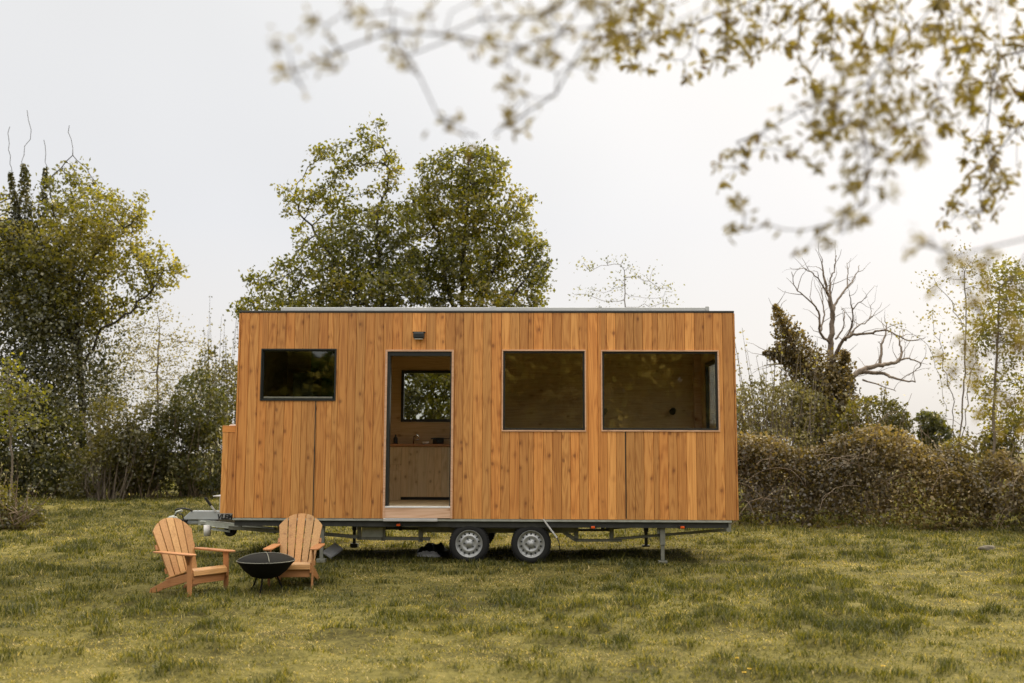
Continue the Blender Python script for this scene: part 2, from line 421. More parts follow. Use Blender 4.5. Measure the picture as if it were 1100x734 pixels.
def tree(name, label, cat, base, lobes, leaf, bark, seed, n_attr=420, step=.32, leaves=24, lsize=.11, spread=.28, tip=.011,
         trunk=None, group=None, rtrunk=None, infl=3.2, kill=.5, ivy=None, extra=None, skip=0.0, aspect=.62, grav=0.0, hollow=.15, gap=0.0):
    r = np.random.default_rng(seed)
    t = thing(name, (0, 0, 0), 0, label, cat, group)
    t.location = (base[0], base[1], 0)
    org = np.array((base[0], base[1], 0.0))
    A = sample_lobes(lobes, n_attr, r, hollow)
    if gap: A = A[vnoise3(A * .62 + 17, seed + 3) * .6 + vnoise3(A * 1.5 + 17, seed + 4) * .4 > gap]
    A = A[A[:, 2] > .4]
    tr = [np.array((base[0], base[1], -.15))] + [np.array(p, float) for p in (trunk or [])]
    starts = [tr[0]]; par = [-1]
    ends = list(zip(tr, tr[1:])) if len(tr) > 1 else [(tr[0], tr[0] + np.array((0, 0, 1.2)))]
    for a, b in ends:
        L = np.linalg.norm(b - a); m = max(1, int(L / step))
        for k in range(1, m + 1):
            starts.append(a + (b - a) * k / m + r.normal(0, .012, 3)); par.append(len(starts) - 2)
    for poly in (extra or []):                       # further limbs that start on the trunk
        q = [np.array(p, float) for p in poly]
        j = int(np.argmin([np.linalg.norm(s_ - q[0]) for s_ in starts])); prev = j
        for a, b in zip(q, q[1:]):
            L = np.linalg.norm(b - a); m = max(1, int(L / step))
            for k in range(1, m + 1):
                starts.append(a + (b - a) * k / m + r.normal(0, .04, 3)); par.append(prev); prev = len(starts) - 1
    N, par = grow(starts, par, A, step, kill, infl, r, grav=grav)
    rr, kids = radii(N, par, tip, rmax=rtrunk)
    m = par >= 0
    flare = np.clip(1.35 - N[:, 2] * .4, 1, 1.5)
    V, T = limbs_np((N[par[m]] - org, N[m] - org, rr[par[m]] * flare[par[m]] if False else np.minimum(rr[par[m]], rr[m] * 1.6) * flare[par[m]], rr[m] * flare[m]), 7)
    mesh_np('trunk', V, T, 4, bark, t, np.zeros(len(V)), True)
    fine = np.where((rr < tip * 2.3) & (N[:, 2] > .5))[0]
    q_ = np.min([np.linalg.norm((N[fine] - l[0]) / (l[1] + .25), axis=1) for l in lobes], 0); fine = fine[q_ < 1.15]
    if skip: fine = fine[vnoise3(N[fine] * .8 + 31, seed) > skip]
    if leaves > 0:
        w = (kids[fine] == 0) * 1.0 + .45
        cnt = r.poisson(leaves * w)
        P = np.repeat(N[fine], cnt, 0); P = P + r.normal(0, spread, P.shape) * np.array((1, 1, .8))
        V, T, v = leaf_arrays(P - org, lsize, r, aspect, .15, leaf_tone(P, r, .8, seed))
        mesh_np('crown', V, T, 4, leaf, t, v)
    if ivy:
        Ps = []
        for pts, rad, dens in ivy:
            q = np.array([np.array(p) for p in pts], float)
            for i in range(len(q) - 1):
                L = np.linalg.norm(q[i + 1] - q[i]); k = int(dens * L)
                f = r.random(k)[:, None]; r0, r1 = (rad, rad) if not hasattr(rad, '__len__') else (rad[i], rad[i + 1])
                rad_k = r0 + (r1 - r0) * f
                lump = .45 + 1.1 * vnoise3((q[i] + (q[i + 1] - q[i]) * f) * 1.7 + rand_dir(k, r) * .7 + 50, seed)[:, None]
                Ps.append(q[i] + (q[i + 1] - q[i]) * f + rand_dir(k, r) * rad_k * lump * (r.random(k)[:, None] ** .35))
        P = np.concatenate(Ps)
        V, T, v = leaf_arrays(P - org, .10, r, .8, .3, leaf_tone(P, r, 1.1, seed + 5))
        mesh_np('ivy', V, T, 4, M['leaf_ivy'], t, v)
    return t

def shrub(name, label, cat, lobes, leaf, stemm, seed, n=5000, lsize=.09, stems=40, group=None, hollow=.45, holes=.40, freq=1.3, spikes=.35, aspect=.65):
    """leafy bush: leaves through an uneven shell, twigs and stems fanning up from the ground"""
    r = np.random.default_rng(seed)
    c0 = np.mean([l[0] for l in lobes], 0); org = np.array((c0[0], c0[1], 0.0))
    t = thing(name, tuple(org), 0, label, cat, group)
    P = sample_lobes(lobes, int(n * 1.9), r, hollow)
    P = P[P[:, 2] > .03]
    k = vnoise3(P * freq + 200, seed) * .65 + vnoise3(P * freq * 2.7 + 20, seed + 1) * .35
    P = P[k > holes][:n]
    # shoots beyond the outline
    tips = sample_lobes(lobes, stems, r, .8); tips = tips[tips[:, 2] > .3]
    segs0, segs1, ra, rb = [], [], [], []; sh = []
    for tp in tips:
        b = org + np.array((tp[0] - org[0], tp[1] - org[1], 0)) * (.35 + .3 * r.random()); 
        mid = (b + tp) / 2 + r.normal(0, .12, 3); end = tp + (tp - mid) * spikes * r.random() + np.array((0, 0, .15 * r.random()))
        pts = [b, mid, tp, end]
        rs = [.014, .010, .006, .003]
        for i in range(3):
            segs0.append(pts[i]); segs1.append(pts[i + 1]); ra.append(rs[i]); rb.append(rs[i + 1])
        kk = 14; f = r.random(kk)[:, None]
        sh.append(tp + (end - tp) * f + r.normal(0, .05, (kk, 3)))
    V, T = limbs_np((np.array(segs0) - org, np.array(segs1) - org, np.array(ra) * 1.3, np.array(rb) * 1.3), 5)
    mesh_np('stem', V, T, 4, stemm, t, np.zeros(len(V)), True)
    P = np.concatenate([P] + sh)
    V, T, v = leaf_arrays(P - org, lsize, r, aspect, .1, leaf_tone(P, r, 1.2, seed))
    mesh_np('foliage', V, T, 4, leaf, t, v)
    return t

# ================================================================== THE TINY HOUSE ON ITS TRAILER
house = thing('tiny_house', (-.35, 13.6, 0), R(-1.3), 'timber clad tiny house on a double axle trailer with its door open', 'tiny house')
house.rotation_euler = (0, R(.2), R(-1.3))
HM = Matrix.LocRotScale(house.location, house.rotation_euler, None); HI = HM.inverted()
HC = HI @ CAMP; H3 = HI.to_3x3()
def L(px, py, dy=0.0):
    """photo pixel -> point of the house's own frame on the plane y = dy"""
    d = H3 @ ray(px, py); return HC + d * ((dy - HC.y) / d.y)
def lx(px, py=450, dy=0.0): return L(px, py, dy).x
def lz(py, px=520, dy=0.0): return L(px, py, dy).z
def part(name, mb, m, parent=None, label=None):
    o = mb.build(name, M[m], parent or house)
    if parent is None: o.location = (0, 0, 0)
    if label: o['label'] = label
    return o

XL, XR = (lx(259, 336) + lx(253, 556)) / 2, (lx(786, 336) + lx(792, 559)) / 2
ZB, ZT = lz(557.5), lz(336.5)
DEP = 2.45
win = {'a': (281, 361, 375.5, 430), 'b': (539.5, 629, 376.5, 463), 'c': (646, 772, 377, 463)}
def rect(px0, px1, py0, py1, dy=0.0):
    cx, cy = (px0 + px1) / 2, (py0 + py1) / 2
    return lx(px0, cy, dy), lx(px1, cy, dy), lz(py1, cx, dy), lz(py0, cx, dy)
WH = {k: rect(*v) for k, v in win.items()}
DX0, DX1, _, DZ1 = rect(413.5, 486.5, 376.5, 545)
DZ0 = lz(544)
DOOR = (DX0, DX1, ZB - .01, DZ1)
holes = list(WH.values()) + [DOOR]

# --- cladding boards, one mesh, each with its own bid
def cladding(x0, x1, z0, z1, holes, y0, y1, seams=(), axis='x', wmean=.126):
    mb = MB(); random.seed(11); x = x0; edges = [x0]
    while x < x1 - .05:
        w = wmean + random.uniform(-.008, .008)
        if random.random() < .10: w *= .62
        x = min(x + w, x1) if x1 - (x + w) > .05 else x1
        edges.append(x)
    for a, b in zip(edges, edges[1:]):
        mb.newbid(); bid0 = mb.bid
        cuts = sorted({a, b, *[h[i] for h in holes for i in (0, 1) if a < h[i] < b]})
        for c, d in zip(cuts, cuts[1:]):
            gl = .0045 if c == a else 0; gr = .0045 if d == b else 0
            sp = [(z0, z1)]
            for h in holes:
                if h[0] < (c + d) / 2 < h[1]:
                    sp = [q for (p0, p1) in sp for q in ((p0, min(p1, h[2])), (max(p0, h[3]), p1)) if q[1] - q[0] > 1e-3]
            n0 = len(sp)
            for k, (p0, p1) in enumerate(sp):
                mb.bid = (bid0 + .137 * k) % 1
                e0, e1 = c, d
                ch = .006
                jy = random.uniform(0, .0025)
                pr = []
                ya, yb = y0 + jy, y1
                pts = [(e0 + gl * .2, yb), (e0 + gl * .2, ya + (ch if gl else 0)), (e0 + gl, ya), (e1 - gr, ya), (e1 - gr * .2, ya + (ch if gr else 0)), (e1 - gr * .2, yb)]
                if not gl: pts = [q for i, q in enumerate(pts) if i != 1]; pts[0] = (e0, yb); pts[1] = (e0, ya)
                if not gr: pts = pts[:-2] + [(e1, yb)]; pts[-2] = (e1, ya)
                if axis == 'x': P3 = [(px, py, p0) for px, py in pts]
                else: P3 = [(py, px, p0) for px, py in pts]
                mb.prism(P3, (0, 0, p1 - p0))
    return mb
pick = part('cladding', cladding(XL, XR, ZB, ZT, holes, -.022, 0.0), 'clad')
# seams where the boards are butted over the hatch panels
for px, ya, yb in ((338, 431, 557), (672, 464, 557)):
    X = lx(px, (ya + yb) / 2); sm = MB(); sm.box(X - .006, X + .006, -.0235, -.018, lz(yb, px), lz(ya, px)); part('panel_joint', sm, 'frame_dark')
part('end_cladding', cladding(.0, DEP, ZB, ZT, [], XL - .022, XL, axis='y'), 'clad')
SW = (.42, 2.02, WH['c'][2], WH['c'][3])                 # window of the right end wall (in y and z)
part('end_cladding', cladding(.0, DEP, ZB, ZT, [SW], XR + .022, XR, axis='y'), 'clad')
for X in (XL - .024, XR + .002):
    cb = MB(); cb.newbid(); cb.box(X, X + .022, -.030, .020, ZB, ZT - .01, .003); part('corner_board', cb, 'clad')

# --- shell inside the boards
sh = MB(); sh.holes(XL, XR, ZB, ZT - .02, holes, .001, .045); part('front_wall', sh, 'frame_dark')
sh = MB(); sh.bid = .2; sh.holes(XL + .06, XR - .06, ZB, ZT - .02, holes, .046, .09); part('interior_lining', sh, 'ply')
BW = (lx(431, 425, 2.4), lx(497, 425, 2.4), lz(453.5, 460, 2.4), lz(398, 460, 2.4))
sh = MB(); sh.bid = .61; sh.holes(XL + .06, XR - .06, ZB, ZT - .02, [BW], DEP - .05, DEP - .004); part('back_wall', sh, 'ply')
part('back_cladding', cladding(XL, XR, ZB, ZT, [BW], DEP + .022, DEP), 'clad')
sh = MB(); sh.bid = .33
sh.box(XL + .001, XL + .06, .046, DEP - .051, ZB, ZT - .02)
m_end = MB(); m_end.bid = .44
for (ya, yb, za, zb) in ((.091, SW[0], ZB, ZT - .02), (SW[1], DEP - .051, ZB, ZT - .02), (SW[0], SW[1], ZB, SW[2]), (SW[0], SW[1], SW[3], ZT - .02)):
    m_end.box(XR - .06, XR - .001, ya, yb, za, zb)
part('end_wall', sh, 'ply'); part('end_wall', m_end, 'ply')
fl = MB(); fl.bid = .7; FZ = DZ0 - .012; fl.box(XL + .061, XR - .061, .091, DEP - .051, FZ - .06, FZ); part('floor_deck', fl, 'ply')
cl = MB(); cl.bid = .15; cl.box(XL + .061, XR - .061, .091, DEP - .051, ZT - .16, ZT - .12); part('ceiling_lining', cl, 'ply')
pt = MB(); pt.bid = .9
PX = lx(392, 430, .5); pt.box(PX - .03, PX + .03, .091, DEP - .051, FZ, ZT - .16)
part('partition', pt, 'ply')  # added inner wall that keeps the room behind window a dark
# --- roof: membrane, dark drip edge
rf = MB(); rf.box(XL - .03, XR + .02, -.028, DEP + .03, ZT, ZT + .03, .006); roof = part('roof', rf, 'roof')
# solar panels lying on the roof
pxs = (301, 381, 531, 645, 760)
for a, b in zip(pxs, pxs[1:]):
    x0, x1 = lx(a + .7, 333), lx(b - .7, 333)
    z = ZT + .032
    fr_ = MB(); fr_.box(x0, x1, .0, .035, z, z + .048, .003).box(x0, x1, 1.66, 1.695, z, z + .048, .003)
    fr_.box(x0, x0 + .035, .036, 1.659, z, z + .048, .003).box(x1 - .035, x1, .036, 1.659, z, z + .048, .003)
    s = part('solar_panel', fr_, 'alu')
    g = MB(); g.box(x0 + .036, x1 - .036, .036, 1.659, z + .026, z + .04); part('solar_cells', g, 'solar', s)
    c = MB(); c.box(x1 - .02, x1 + .03, -.012, -.001, z - .0, z + .062, .002); part('clamp', c, 'alu', s)

# --- windows: thin pale reveal trim, dark frame, pane
def window(k, deep=.05):
    x0, x1, z0, z1 = WH[k]
    tr_ = MB(); w = .018
    tr_.bid = .52
    ya, yb = -.034, -.0005
    tr_.box(x0 - w * .3, x1 + w * .3, ya, yb, z1 - w * .6, z1 + w * .4).box(x0 - w * .3, x1 + w * .3, ya, yb, z0 - w * .5, z0 + w * .5)
    tr_.box(x0 - w * .3, x0 + w * .6, ya + .002, yb, z0 + w * .5, z1 - w * .6).box(x1 - w * .6, x1 + w * .3, ya + .002, yb, z0 + w * .5, z1 - w * .6)
    f = MB(); a = w * .6 + .001; b = .036 if k != 'a' else .024
    f.box(x0 + a, x1 - a, .0, .05, z1 - b, z1 - a).box(x0 + a, x1 - a, .0, .05, z0 + a, z0 + b)
    f.box(x0 + a, x0 + b, .0, .05, z0 + b, z1 - b).box(x1 - b, x1 - a, .0, .05, z0 + b, z1 - b)
    o = part('window', f, 'frame_dark')
    part('window_trim', tr_, 'frame_dark' if k == 'a' else 'pale', o)
    g = MB(); g.box(x0 + b, x1 - b, .022, .028, z0 + b, z1 - b); part('pane', g, 'glass', o)
    return o
wa, wb, wc = window('a'), window('b'), window('c')
x0, x1, z0, z1 = WH['a']
g = MB(); g.box(x0 + .04, x1 - .04, -.012, -.001, z0 + .026, z0 + .048); part('window_rail', g, 'steel_w', wa)
def framed(name, x0, x1, y0, y1, z0, z1, axis, bw=.05):
    f = MB(); g = MB(); ym = (y0 + y1) / 2
    def bx(mb, a0, a1, c0, c1, z0, z1):
        mb.box(a0, a1, c0, c1, z0, z1) if axis == 'x' else mb.box(c0, c1, a0, a1, z0, z1)
    bx(f, x0, x1, y0, y1, z1 - bw, z1); bx(f, x0, x1, y0, y1, z0, z0 + bw)
    bx(f, x0, x0 + bw, y0, y1, z0 + bw, z1 - bw); bx(f, x1 - bw, x1, y0, y1, z0 + bw, z1 - bw)
    bx(g, x0 + bw, x1 - bw, ym - .003, ym + .003, z0 + bw, z1 - bw)
    o = part(name, f, 'frame_dark'); part('pane', g, 'glass', o); return o
framed('window', BW[0] + .001, BW[1] - .001, DEP - .07, DEP - .02, BW[2] + .001, BW[3] - .001, 'x', .045)
framed('window', SW[0] + .001, SW[1] - .001, XR - .04, XR + .01, SW[2] + .001, SW[3] - .001, 'y', .05)

# --- door opening
df = MB(); a = .022
df.bid = .3
tz0 = ZB + .002
df.box(DX0 - .006, DX0 + a, -.036, .0, tz0, DZ1 + .006).box(DX1 - a, DX1 + .006, -.036, .0, tz0, DZ1 + .006).box(DX0 + a, DX1 - a, -.036, .0, DZ1 - a * .8, DZ1 + .006)
dframe = part('door_trim', df, 'pale')
ff = MB(); b = .062
ff.box(DX0 + a, DX0 + b, -.012, .10, DZ0, DZ1 - .02).box(DX1 - b + .022, DX1 - a, -.012, .10, DZ0, DZ1 - .02).box(DX0 + b, DX1 - b + .022, -.012, .10, DZ1 - .075, DZ1 - .02)
part('door_frame', ff, 'frame_dark')
ts = MB(); ts.bid = .77; ts.box(DX0 + a, DX1 - a, -.030, .02, ZB + .006, DZ0 - .026, .003); part('door_sill', ts, 'pale')
ts = MB(); ts.box(DX0 + a, DX1 - a, -.034, .09, DZ0 - .025, DZ0 - .004, .002); part('threshold', ts, 'white')
# the door stands open inwards along the jamb
hx = DX0 + .01; sw = Vector((-.24, .83, 0)); sn = Vector((.83, .24, 0)).normalized() * .045; h0 = Vector((hx - .05, .11, DZ0 + .01))
dl = MB(); dl.prism([h0, h0 + sw, h0 + sw + sn, h0 + sn], (0, 0, DZ1 - DZ0 - .10), .004); door = part('door', dl, 'frame_dark')
q_ = h0 + sw * .92 + sn; hd = MB(); hd.tube([q_ + Vector((0, 0, .98)), q_ + sn * 1.1 + Vector((0, 0, .98)), q_ + sn * 1.1 - sw * .13 + Vector((0, 0, .98))], .009, 8); part('handle', hd, 'chrome', door)

# --- lamp over the door
q = L(450.5, 361); lm = MB()
lm.box(q.x - .075, q.x + .075, -.115, -.023, q.z - .045, q.z + .035, .012); lamp = part('porch_lamp', lm, 'black')
lm = MB(); lm.box(q.x - .09, q.x + .09, -.045, -.024, q.z + .036, q.z + .055, .004); part('bracket', lm, 'black', lamp)
lm = MB(); lm.box(q.x - .055, q.x + .055, -.100, -.04, q.z - .056, q.z - .046, .002); part('lens', lm, 'white', lamp)

# --- kitchen unit on the back wall
KY = 1.84; KX0, KX1 = PX + .032, lx(520, 500, KY)
KT = lz(477, 450, KY); KZ = lz(534, 450, KY)
kx = [lx(431, 500, KY), lx(480.5, 500, KY)]
body = MB(); body.bid = .12; body.box(KX0, KX1, KY + .022, DEP - .052, KZ, KT - .04)
kit = part('kitchen_unit', body, 'cabinet')
w_ = MB(); w_.bid = .5; w_.box(KX0, KX1, KY - .02, DEP - .053, KT - .04, KT, .004); part('worktop', w_, 'chair_dark', kit)
zh = lz(499, 430, KY); zh2 = lz(505, 430, KY)
d = MB(); d.newbid(); d.box(KX0 + .01, kx[0] - .003, KY, KY + .02, zh + .004, KT - .05, .002); part('drawer', d, 'cabinet', kit)
d = MB(); d.newbid(); d.box(KX0 + .01, kx[0] - .075, KY, KY + .02, zh2, zh - .002, .001)
d.box(KX0 + .01, kx[0] - .003, KY, KY + .02, KZ - .1, zh2 - .002, .002); part('cabinet_door', d, 'cabinet', kit)
d = MB(); d.newbid(); xx = kx[0]
for wd in (.11, .15, .13, .12, .11, .1):
    if xx >= kx[1] - .02: break
    xb = min(xx + wd, kx[1]); d.newbid(); d.box(xx + .0008, xb - .0008, KY, KY + .02, KZ, KT - .05, .001); xx = xb
part('cabinet_door', d, 'cabinet', kit)
d = MB(); d.newbid(); d.box(kx[1] + .004, KX1 - .01, KY, KY + .02, KZ, KT - .05, .002); part('cabinet_door', d, 'cabinet', kit)
d = MB(); d.box(KX0, KX1, KY + .07, KY + .09, FZ, KZ); part('kickboard', d, 'frame_dark', kit)
tp = L(444, 477, KY + .42); tb = MB(); zz = KT
tb.tube([(tp.x, KY + .46, zz), (tp.x, KY + .46, zz + .09)] + [(tp.x + .05 - .05 * math.cos(k), KY + .44 - .05 * k, zz + .09 + .05 * math.sin(k)) for k in (0.5, 1.1, 1.7, 2.4, 2.9)], .012, 8)
tb.tube([(tp.x + .02, KY + .46, zz + .05), (tp.x + .08, KY + .46, zz + .08)], .008, 6); part('tap', tb, 'chrome', kit)

# --- reading lamps and rear corner post seen through the large windows
for px, py in ((723.5, 441), (650, 441)):
    q = L(px, py, DEP - .13); lb = MB()
    lb.tube([(q.x, DEP - .051, q.z), (q.x, DEP - .09, q.z)], .045, 14)
    lb.tube([(q.x + .01, DEP - .085, q.z + .02), (q.x - .03, DEP - .2, q.z - .03)], [.03, .05], 12); part('wall_lamp', lb, 'black')
cp = MB(); cp.bid = .8; cp.box(XR - .17, XR - .061, DEP - .16, DEP - .0515, FZ, ZT - .17); part('corner_post', cp, 'pale')
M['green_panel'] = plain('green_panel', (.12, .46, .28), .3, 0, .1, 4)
q0, q1 = L(315, 400, 1.6), L(336, 428, 1.6)
bp = MB(); bp.box(q0.x, q1.x, 1.60, 1.64, q1.z, q0.z, .004).box(q0.x + .03, q1.x - .03, 1.641, DEP - .053, q1.z + .04, q0.z - .04); part('wash_cabinet', bp, 'teal')
bp = MB(); bp.box(q0.x + .1, PX - .032, DEP - .08, DEP - .0515, FZ, ZT - .17); part('flare_tint_panel', bp, 'green_panel')  # added panel; its green colour stands in for the flare over window a

# --- tool chest over the drawbar
TX0 = (lx(239.5, 458, .12) + lx(236.5, 556, .12)) / 2; TZ0, TZ1 = lz(551.5, 245, .12), lz(457.5, 245, .12)
tc = cladding(TX0, XL - .024, TZ0, TZ1 - .09, [], .10, .122, wmean=.085); tc.bid = .41
tc.box(TX0 + .001, XL - .025, .124, 1.9, TZ0 + .003, TZ1 - .001)
chest = part('tool_chest', tc, 'clad')
tt = MB(); tt.bid = .66; tt.box(TX0 - .002, XL - .024, .096, .123, TZ1 - .088, TZ1, .003); part('top_board', tt, 'clad_h', chest)
tt = MB(); tt.prism([(TX0 + .015, .3, TZ1), (TX0 + .06, .3, TZ1 + .03), (XL - .05, .3, TZ1 + .006), (XL - .05, .3, TZ1)], (0, .5, 0)); part('lid_vent', tt, 'white', chest)

# ---------------------------------------------------------------- chassis
ch = MB()
zf0, zf1 = lz(560.2), lz(557.8)
ch.box(lx(250, 558), lx(786, 561), -.018, .06, zf0, zf1 - .001, .002)
part('side_rail', ch, 'steel')
ch = MB(); zr = lz(566.5)
ch.box(lx(252, 562, .03), lx(785, 562, .03), .02, .05, zr, zf0 - .001).box(lx(252, 562, .03), lx(785, 562, .03), DEP - .05, DEP - .02, zr, zf0 - .001)
for k in range(11):
    X = XL + .35 + k * (XR - XL - .5) / 10; ch.box(X - .025, X + .025, .051, DEP - .051, zr + .02, zf0 - .004)
part('cross_member', ch, 'dark_steel')
bot = MB(); bot.box(XL + .05, XR - .05, .06, DEP - .06, zf0 + .002, ZB - .001); part('underfloor', bot, 'dark_steel')
# two lengthwise beams that sag below the floor between the drawbar and the tail
for dy in (.32, DEP - .36):
    bm_ = MB()
    def P(px, py): q = L(px, py, .32); return (q.x, dy, q.z)
    def bar(a, b_, w, h): bm_.obox(P(*a), P(*b_), w, h, .003)
    bar((246, 567), (350, 574), .05, .045); bar((350, 574), (386, 577), .05, .045); bar((386, 578), (462, 579), .05, .045)
    bar((412, 560), (412, 581), .05, .05); bar((386, 562), (386, 580), .05, .05); bar((452, 560), (452, 582), .05, .06); bar((484, 569), (452, 569), .05, .07)
    bar((484, 569.5), (618, 569.5), .06, .075)
    bar((606, 572), (620, 581), .05, .05); bar((618, 580.5), (668, 580.5), .05, .035); bar((619, 561), (619, 580), .05, .05); bar((657, 561), (657, 580), .05, .05)
    bar((660, 579), (784, 569), .05, .032); bar((300, 560), (300, 571), .04, .04); bar((258, 560), (258, 568), .04, .04); bar((334, 560), (334, 573), .05, .05)
    part('chassis_beam', bm_, 'steel_w')
pl = MB(); a_, b_ = L(389, 566.5, .30), L(411, 577, .30); pl.box(a_.x, b_.x, .285, .293, b_.z, a_.z, .002); part('battery_tray', pl, 'steel')
pl = MB(); q = L(784, 568, 0.02); pl.box(q.x - .02, q.x + .015, .0, .06, q.z - .04, q.z + .09, .003)
pl.tube([(q.x - .02, -.002, q.z - .015), (q.x - .02, .062, q.z - .015)], .03, 14); part('tail_bracket', pl, 'steel_w')
st = MB(); a_, b_ = L(412, 558.5, -.03), L(470, 558.5, -.03); st.box(a_.x, b_.x, -.062, -.032, a_.z - .018, a_.z + .018, .003); part('step_rail', st, 'alu')
for px, py in ((428, 564), (637, 566.5), (733, 566.5)):
    q = L(px, py, .0); k = MB(); k.box(q.x - .045, q.x + .045, -.004, .019, q.z - .02, q.z + .026, .004); ml = part('marker_lamp', k, 'black')
    k = MB(); k.box(q.x - .026, q.x + .026, -.016, -.0045, q.z - .016, q.z + .014, .004); part('lens', k, 'orange', ml)
sb = MB(); a_, b_ = L(583.5, 558, -.05), L(598, 577.5, -.05); sb.obox(a_, b_, .02, .055, .003, up=(0, 1, 0)); sup = part('mudguard_stay', sb, 'alu')
sb = MB(); c_ = L(601.5, 591, -.05); sb.tube([b_, (b_.x + .03, b_.y, b_.z - .06), (c_.x, c_.y, c_.z)], .007, 6); part('cable', sb, 'black', sup)
# axles and wheels
def wheel(px, dyc, side):
    q = L(px, 584, .06); r0 = .266; z = r0 - .016
    rot = Matrix.Translation((q.x, dyc, z)) @ Matrix.Rotation(R(90) * side, 4, 'X')     # local +z points outwards
    e = bpy.data.objects.new('wheel', None); C.objects.link(e); e.parent = house
    ty = MB(); ty.lathe([(.178, -.09), (.20, -.098), (.236, -.095), (.258, -.078), (.266, -.05), (.266, .05), (.258, .078), (.236, .095), (.20, .098), (.184, .094), (.178, .085)], rot, 48)
    for k in range(40):                                  # shoulder blocks of the tread
        an = 2 * math.pi * k / 40
        for s in (-1, 1):
            ty.box(-.012, .012, .262, .272, s * .062 - .02, s * .062 + .02, .002, rot @ Matrix.Rotation(an, 4, 'Z'))
    part('tyre', ty, 'rubber', e)
    rm = MB(); rm.lathe([(.186, .088), (.180, .093), (.172, .088), (.168, .06), (.150, .048), (.132, .052), (.112, .070), (.096, .072), (.078, .058), (.06, .056), (.042, .062), (.040, .09), (.034, .096), (.0, .098)], rot, 48)
    rm.lathe([(.186, .088), (.186, -.09), (.170, -.09)], rot, 40)
    rm.keep()
    for k in range(14):
        an = 2 * math.pi * k / 14; mm = rot @ Matrix.Rotation(an, 4, 'Z')
        rm.box(-.010, .010, .118, .146, .0475, .0525 + .009, .003, mm)
    for k in range(5):
        an = 2 * math.pi * k / 5 + .3; mm = rot @ Matrix.Rotation(an, 4, 'Z') @ Matrix.Translation((0, .066, .056))
        rm.lathe([(.010, 0), (.010, .016), (.006, .020), (0, .020)], mm, 8)
    rm.paint(M['black']); part('rim', rm, 'rim', e)
    return e
for px in (504, 570.5):
    wheel(px, .115, 1); wheel(px, DEP - .115, -1)
    X = L(px, 584, .06).x; ax = MB(); ax.tube([(X, .21, .27), (X, DEP - .21, .27)], .045, 10); ax.obox((X, .3, .27), (X - .22, .3, .40), .07, .05, .004); part('axle', ax, 'dark_steel')
for ya, yb in ((.03, .24), (DEP - .24, DEP - .03)):
    lmud = MB(); lmud.box(lx(484, 566, .1), lx(592, 566, .1), ya, yb, zr - .012, zr - .004); part('mudguard', lmud, 'dark_steel')
# corner jacks
def jack(px, dy, pyb, mat):
    q = L(px, 570, .25); k = MB()
    k.box(q.x - .035, q.x + .035, dy - .03, dy + .03, .24, zf0 - .004, .004)
    k2 = MB(); k2.box(q.x - .024, q.x + .024, dy - .02, dy + .02, .035, .26, .003)
    k3 = MB(); k3.box(q.x - .06, q.x + .06, dy - .05, dy + .05, -.02, .034, .004)
    k.box(q.x - .07, q.x - .034, dy - .015, dy + .015, zf0 - .16, zf0 - .08, .004)
    o = part('corner_jack', k, mat); part('leg_tube', k2, mat, o); part('foot_plate', k3, mat, o)
jack(348.5, .10, 0, 'steel_w'); jack(710, .10, 0, 'steel_w'); jack(352, DEP - .12, 0, 'dark_steel'); jack(712, DEP - .12, 0, 'dark_steel')
# --- drawbar: beam box, overrun tube, gaiter, coupling, jockey wheel, mover, handbrake
DY = 1.0
def D(px, py, dy=None): return L(px, py, .92 if dy is None else dy)
a_, b_ = D(198.5, 549), D(262, 558.5)
db = MB(); db.prism([(a_.x, .92, b_.z), (a_.x - .02, .92, b_.z + .02), (a_.x + .09, .92, a_.z), (b_.x, .92, a_.z), (b_.x, .92, b_.z)], (0, .16, 0), .004)
draw = part('drawbar', db, 'grey')
k = MB(); a_, b_ = D(198, 562), D(232, 562); k.tube([(a_.x, DY, a_.z + .01), (b_.x, DY, b_.z + .01)], .04, 12); part('overrun_tube', k, 'grey', draw)
k = MB(); a_, b_ = D(188, 560.5), D(200, 562.5)
prof = []; nn = 13
for i in range(nn): f = i / (nn - 1); prof.append(((a_.x + (b_.x - a_.x) * f, DY, a_.z + (b_.z - a_.z) * f), .032 + .018 * f + (.008 if i % 2 else 0)))
k.tube([p for p, _ in prof], [r_ for _, r_ in prof], 14); part('gaiter', k, 'rubber', draw)
k = MB(); q = D(186, 558); k.tube([(q.x + .03, DY, q.z - .02), (q.x - .02, DY, q.z + .02), (q.x - .07, DY, q.z + .01), (q.x - .11, DY, q.z - .02)], [.034, .038, .036, .026], 12)
k.tube([(q.x - .01, DY, q.z + .04), (q.x + .02, DY, q.z + .10), (q.x + .10, DY, q.z + .125)], .018, 8); part('coupling', k, 'steel', draw)
k = MB(); k.tube([D(188, 548.5), D(191, 546.8), D(198, 546.2), D(204, 547.6), D(206.5, 549.5)], .012, 6); k.tube([D(192, 552), D(196, 553), D(197, 558)], .010, 6); part('cable', k, 'black', draw)
k = MB(); a_, b_ = D(231.5, 550), D(221, 535.5); k.obox(a_, b_, .025, .022, .003, up=(0, 1, 0)); part('handbrake_lever', k, 'alu', draw)
k = MB(); m_ = a_.lerp(b_, .45); k.obox(m_, b_ + (b_ - a_) * .06, .035, .030, .004, up=(0, 1, 0)); k2 = part('handbrake_grip', k, 'black', draw)
k = MB(); a_, b_ = D(215.5, 563), D(232, 559.5); k.box(a_.x, b_.x, .86, 1.10, a_.z, b_.z, .006); part('clamp_block', k, 'steel', draw)
k = MB(); q = D(222.5, 571, .85); k.tube([(q.x, .86, q.z - .065), (q.x, .86, q.z + .09)], [.05, .055], 16); part('jockey_mount', k, 'white', draw)
